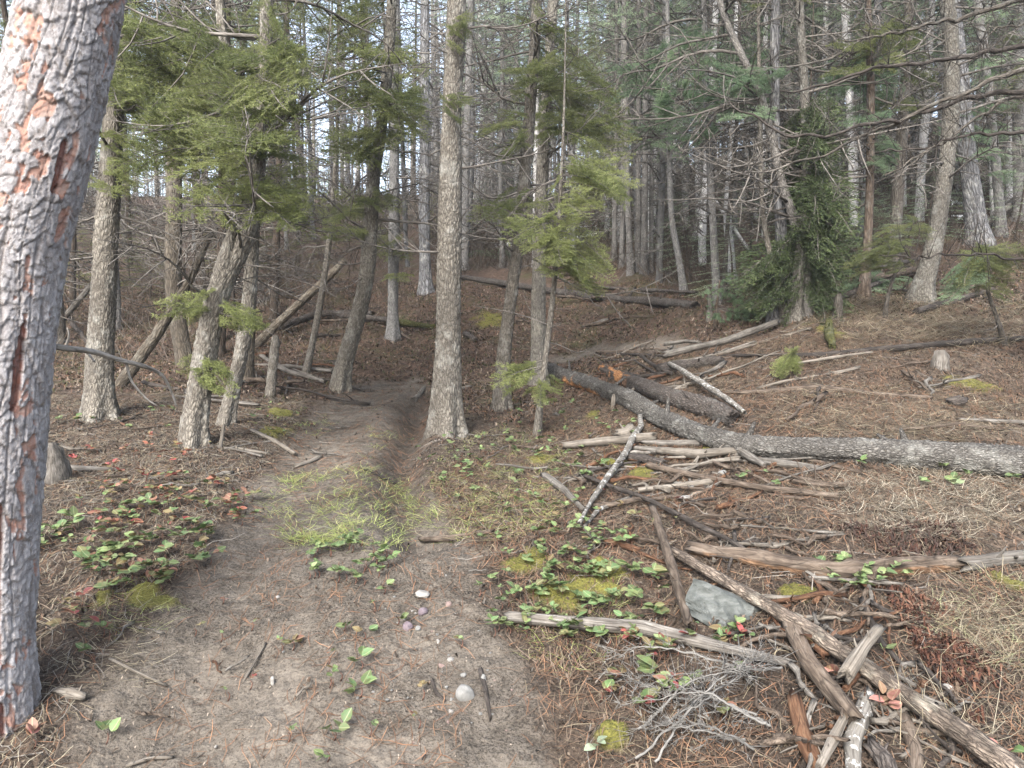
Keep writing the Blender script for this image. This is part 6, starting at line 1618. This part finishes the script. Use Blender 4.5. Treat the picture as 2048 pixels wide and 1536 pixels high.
stuff('dry_grass', 'bleached dry grass matted on the bank and below the curved log', [
    ribbons(tufts(1860, 1010, 220, 70, 120, 16, 61), .19, .003, [(.50, .46, .37), (.42, .38, .30), (.34, .30, .23), (.25, .22, .17)], 62, rise=.38, bend=.3, segs=3),
    ribbons(tufts(1970, 1255, 130, 90, 60, 16, 63), .20, .0026, STRAW + BROWN[1:2] + [(.40, .42, .24)], 64, rise=.4, bend=.3, segs=3),
    ribbons(tufts(1780, 640, 150, 45, 150, 16, 65), .26, .0055, STRAW + BROWN[3:] + [(.40, .31, .23)], 66, rise=.35, bend=.3, segs=3),
    ribbons(tufts(1960, 640, 120, 60, 110, 16, 67), .26, .0055, STRAW + BROWN[3:], 68, rise=.35, bend=.3, segs=3),
    ribbons(tufts(1790, 830, 250, 60, 190, 12, 69), .20, .004, STRAW + STRAW + BROWN, 70, rise=.3, bend=.3, segs=3),
    ribbons(tufts(1650, 700, 200, 40, 70, 12, 71), .20, .0045, STRAW + BROWN, 72, rise=.3, bend=.3, segs=3),
    ribbons(tufts(1400, 755, 70, 25, 30, 14, 73), .18, .0040, STRAW + BROWN, 74, rise=.35, bend=.3, segs=3),
    ribbons(tufts(300, 960, 170, 60, 80, 14, 75), .15, .0026, STRAW + GREY, 76, rise=.25, bend=.3, segs=3),
    ribbons(tufts(1000, 900, 100, 40, 40, 14, 77), .14, .0026, STRAW + GREY, 78, rise=.3, bend=.3, segs=3),
    ribbons(tufts(250, 1330, 60, 40, 14, 14, 79), .18, .0024, STRAW + GREY, 80, rise=.15, bend=.3, segs=3),
    ribbons(tufts(1900, 1480, 120, 50, 12, 5, 81), .30, .0026, STRAW, 82, rise=.7, bend=.3, segs=4),
    ribbons(tufts(1250, 1000, 180, 60, 60, 8, 83), .13, .0026, STRAW + GREY, 84, rise=.25, bend=.3, segs=3),
], M['grass'])
MO = [(.20, .21, .045), (.27, .265, .055), (.14, .155, .035), (.33, .31, .075)]
mp = []
for q, (cx, cy, rx, ry) in enumerate(MOSS_W):
    r_ = np.random.default_rng(900 + q); n = int(min(2600, 9000 * rx * ry * 4 + 200))
    a, k = r_.uniform(0, 6.283, n), np.sqrt(r_.random(n)) * 1.0
    xy = np.stack([cx + rx * k * np.cos(a), cy + ry * k * np.sin(a)], 1)
    xy = xy[blob(xy[:, 0], xy[:, 1], MOSS_W) > r_.uniform(.1, 1.0, len(xy))]
    if len(xy):
        V, Q, c = ribbons(xy, .016, .0035, MO, 920 + q, rise=1.0, bend=.2)
        V[:, 2] += .012; mp.append((V, Q, c))
stuff('moss', 'yellow-green moss cushions on the forest floor', mp, M['grass'])
stuff('wood_chips', 'red-brown rotten wood chips spread beside the diagonal pole', [
    ribbons(sample(1500, [(1770, 1190), (1850, 1180), (1960, 1260), (2048, 1330), (2048, 1480), (1930, 1440), (1830, 1300)], 95, lambda x, y: sstep(.42, .62, fbm(x * 4, y * 4, 3, 97))), .034, .010, [(.08, .035, .024), (.12, .055, .036), (.06, .03, .022), (.17, .09, .06), (.04, .027, .023)], 96, .02, tilt=.3),
    ribbons(sample(500, [(1650, 1060), (1900, 1050), (1960, 1110), (1800, 1120)], 97), .034, .010, [(.08, .04, .03), (.06, .04, .033)], 98, .02, tilt=.3),
    ribbons(sample(300, [(1230, 920), (1330, 920), (1330, 940), (1240, 945)], 99), .04, .012, [(.3, .13, .05), (.22, .10, .05)], 100, .01, tilt=.3)], M['chips'])
sn = []
for k, (px, py, rx) in enumerate([(1150, 478, 26), (1165, 456, 20), (1010, 492, 18), (1180, 470, 14), (1120, 484, 10), (1905, 412, 14), (1930, 434, 22)]):
    g = G(px, py); r_ = np.random.default_rng(k); n = 40
    xy = g[:2] + r_.normal(0, 1, (n, 2)) * [rx * g[1] / FPX * .6, .12]
    V, Q, c = ribbons(xy, .16, .05, [(1, 1, 1)], 990 + k, .02, tilt=.1); sn.append((V, Q, c))
stuff('snow', 'thin remnants of old snow on the far slope', sn, M['snow'])

# ------------------------------------------------------------------ the pale air under the trees
def haze():
    V = np.array([(x, y, z) for z in (-3.0, 48.0) for y in (-42.0, 92.0) for x in (-215.0, 215.0)])
    Q = [(0, 2, 3, 1), (4, 5, 7, 6), (0, 1, 5, 4), (1, 3, 7, 5), (3, 2, 6, 7), (2, 0, 4, 6)]
    me = make_mesh('haze', V, [np.array(Q)], None, False)
    m = bpy.data.materials.new('haze'); m.use_nodes = True; n = m.node_tree.nodes
    n.remove(n['Principled BSDF']); v = n.new('ShaderNodeVolumePrincipled')
    v.inputs['Color'].default_value = (.86, .93, 1.0, 1); v.inputs['Density'].default_value = .0011; v.inputs['Anisotropy'].default_value = .2
    m.node_tree.links.new(v.outputs[0], n['Material Output'].inputs['Volume'])
    tag(link('haze', me, m), 'thin pale air between the far trunks', None, None, 'stuff')
haze()
scene.cycles.volume_bounces = 1
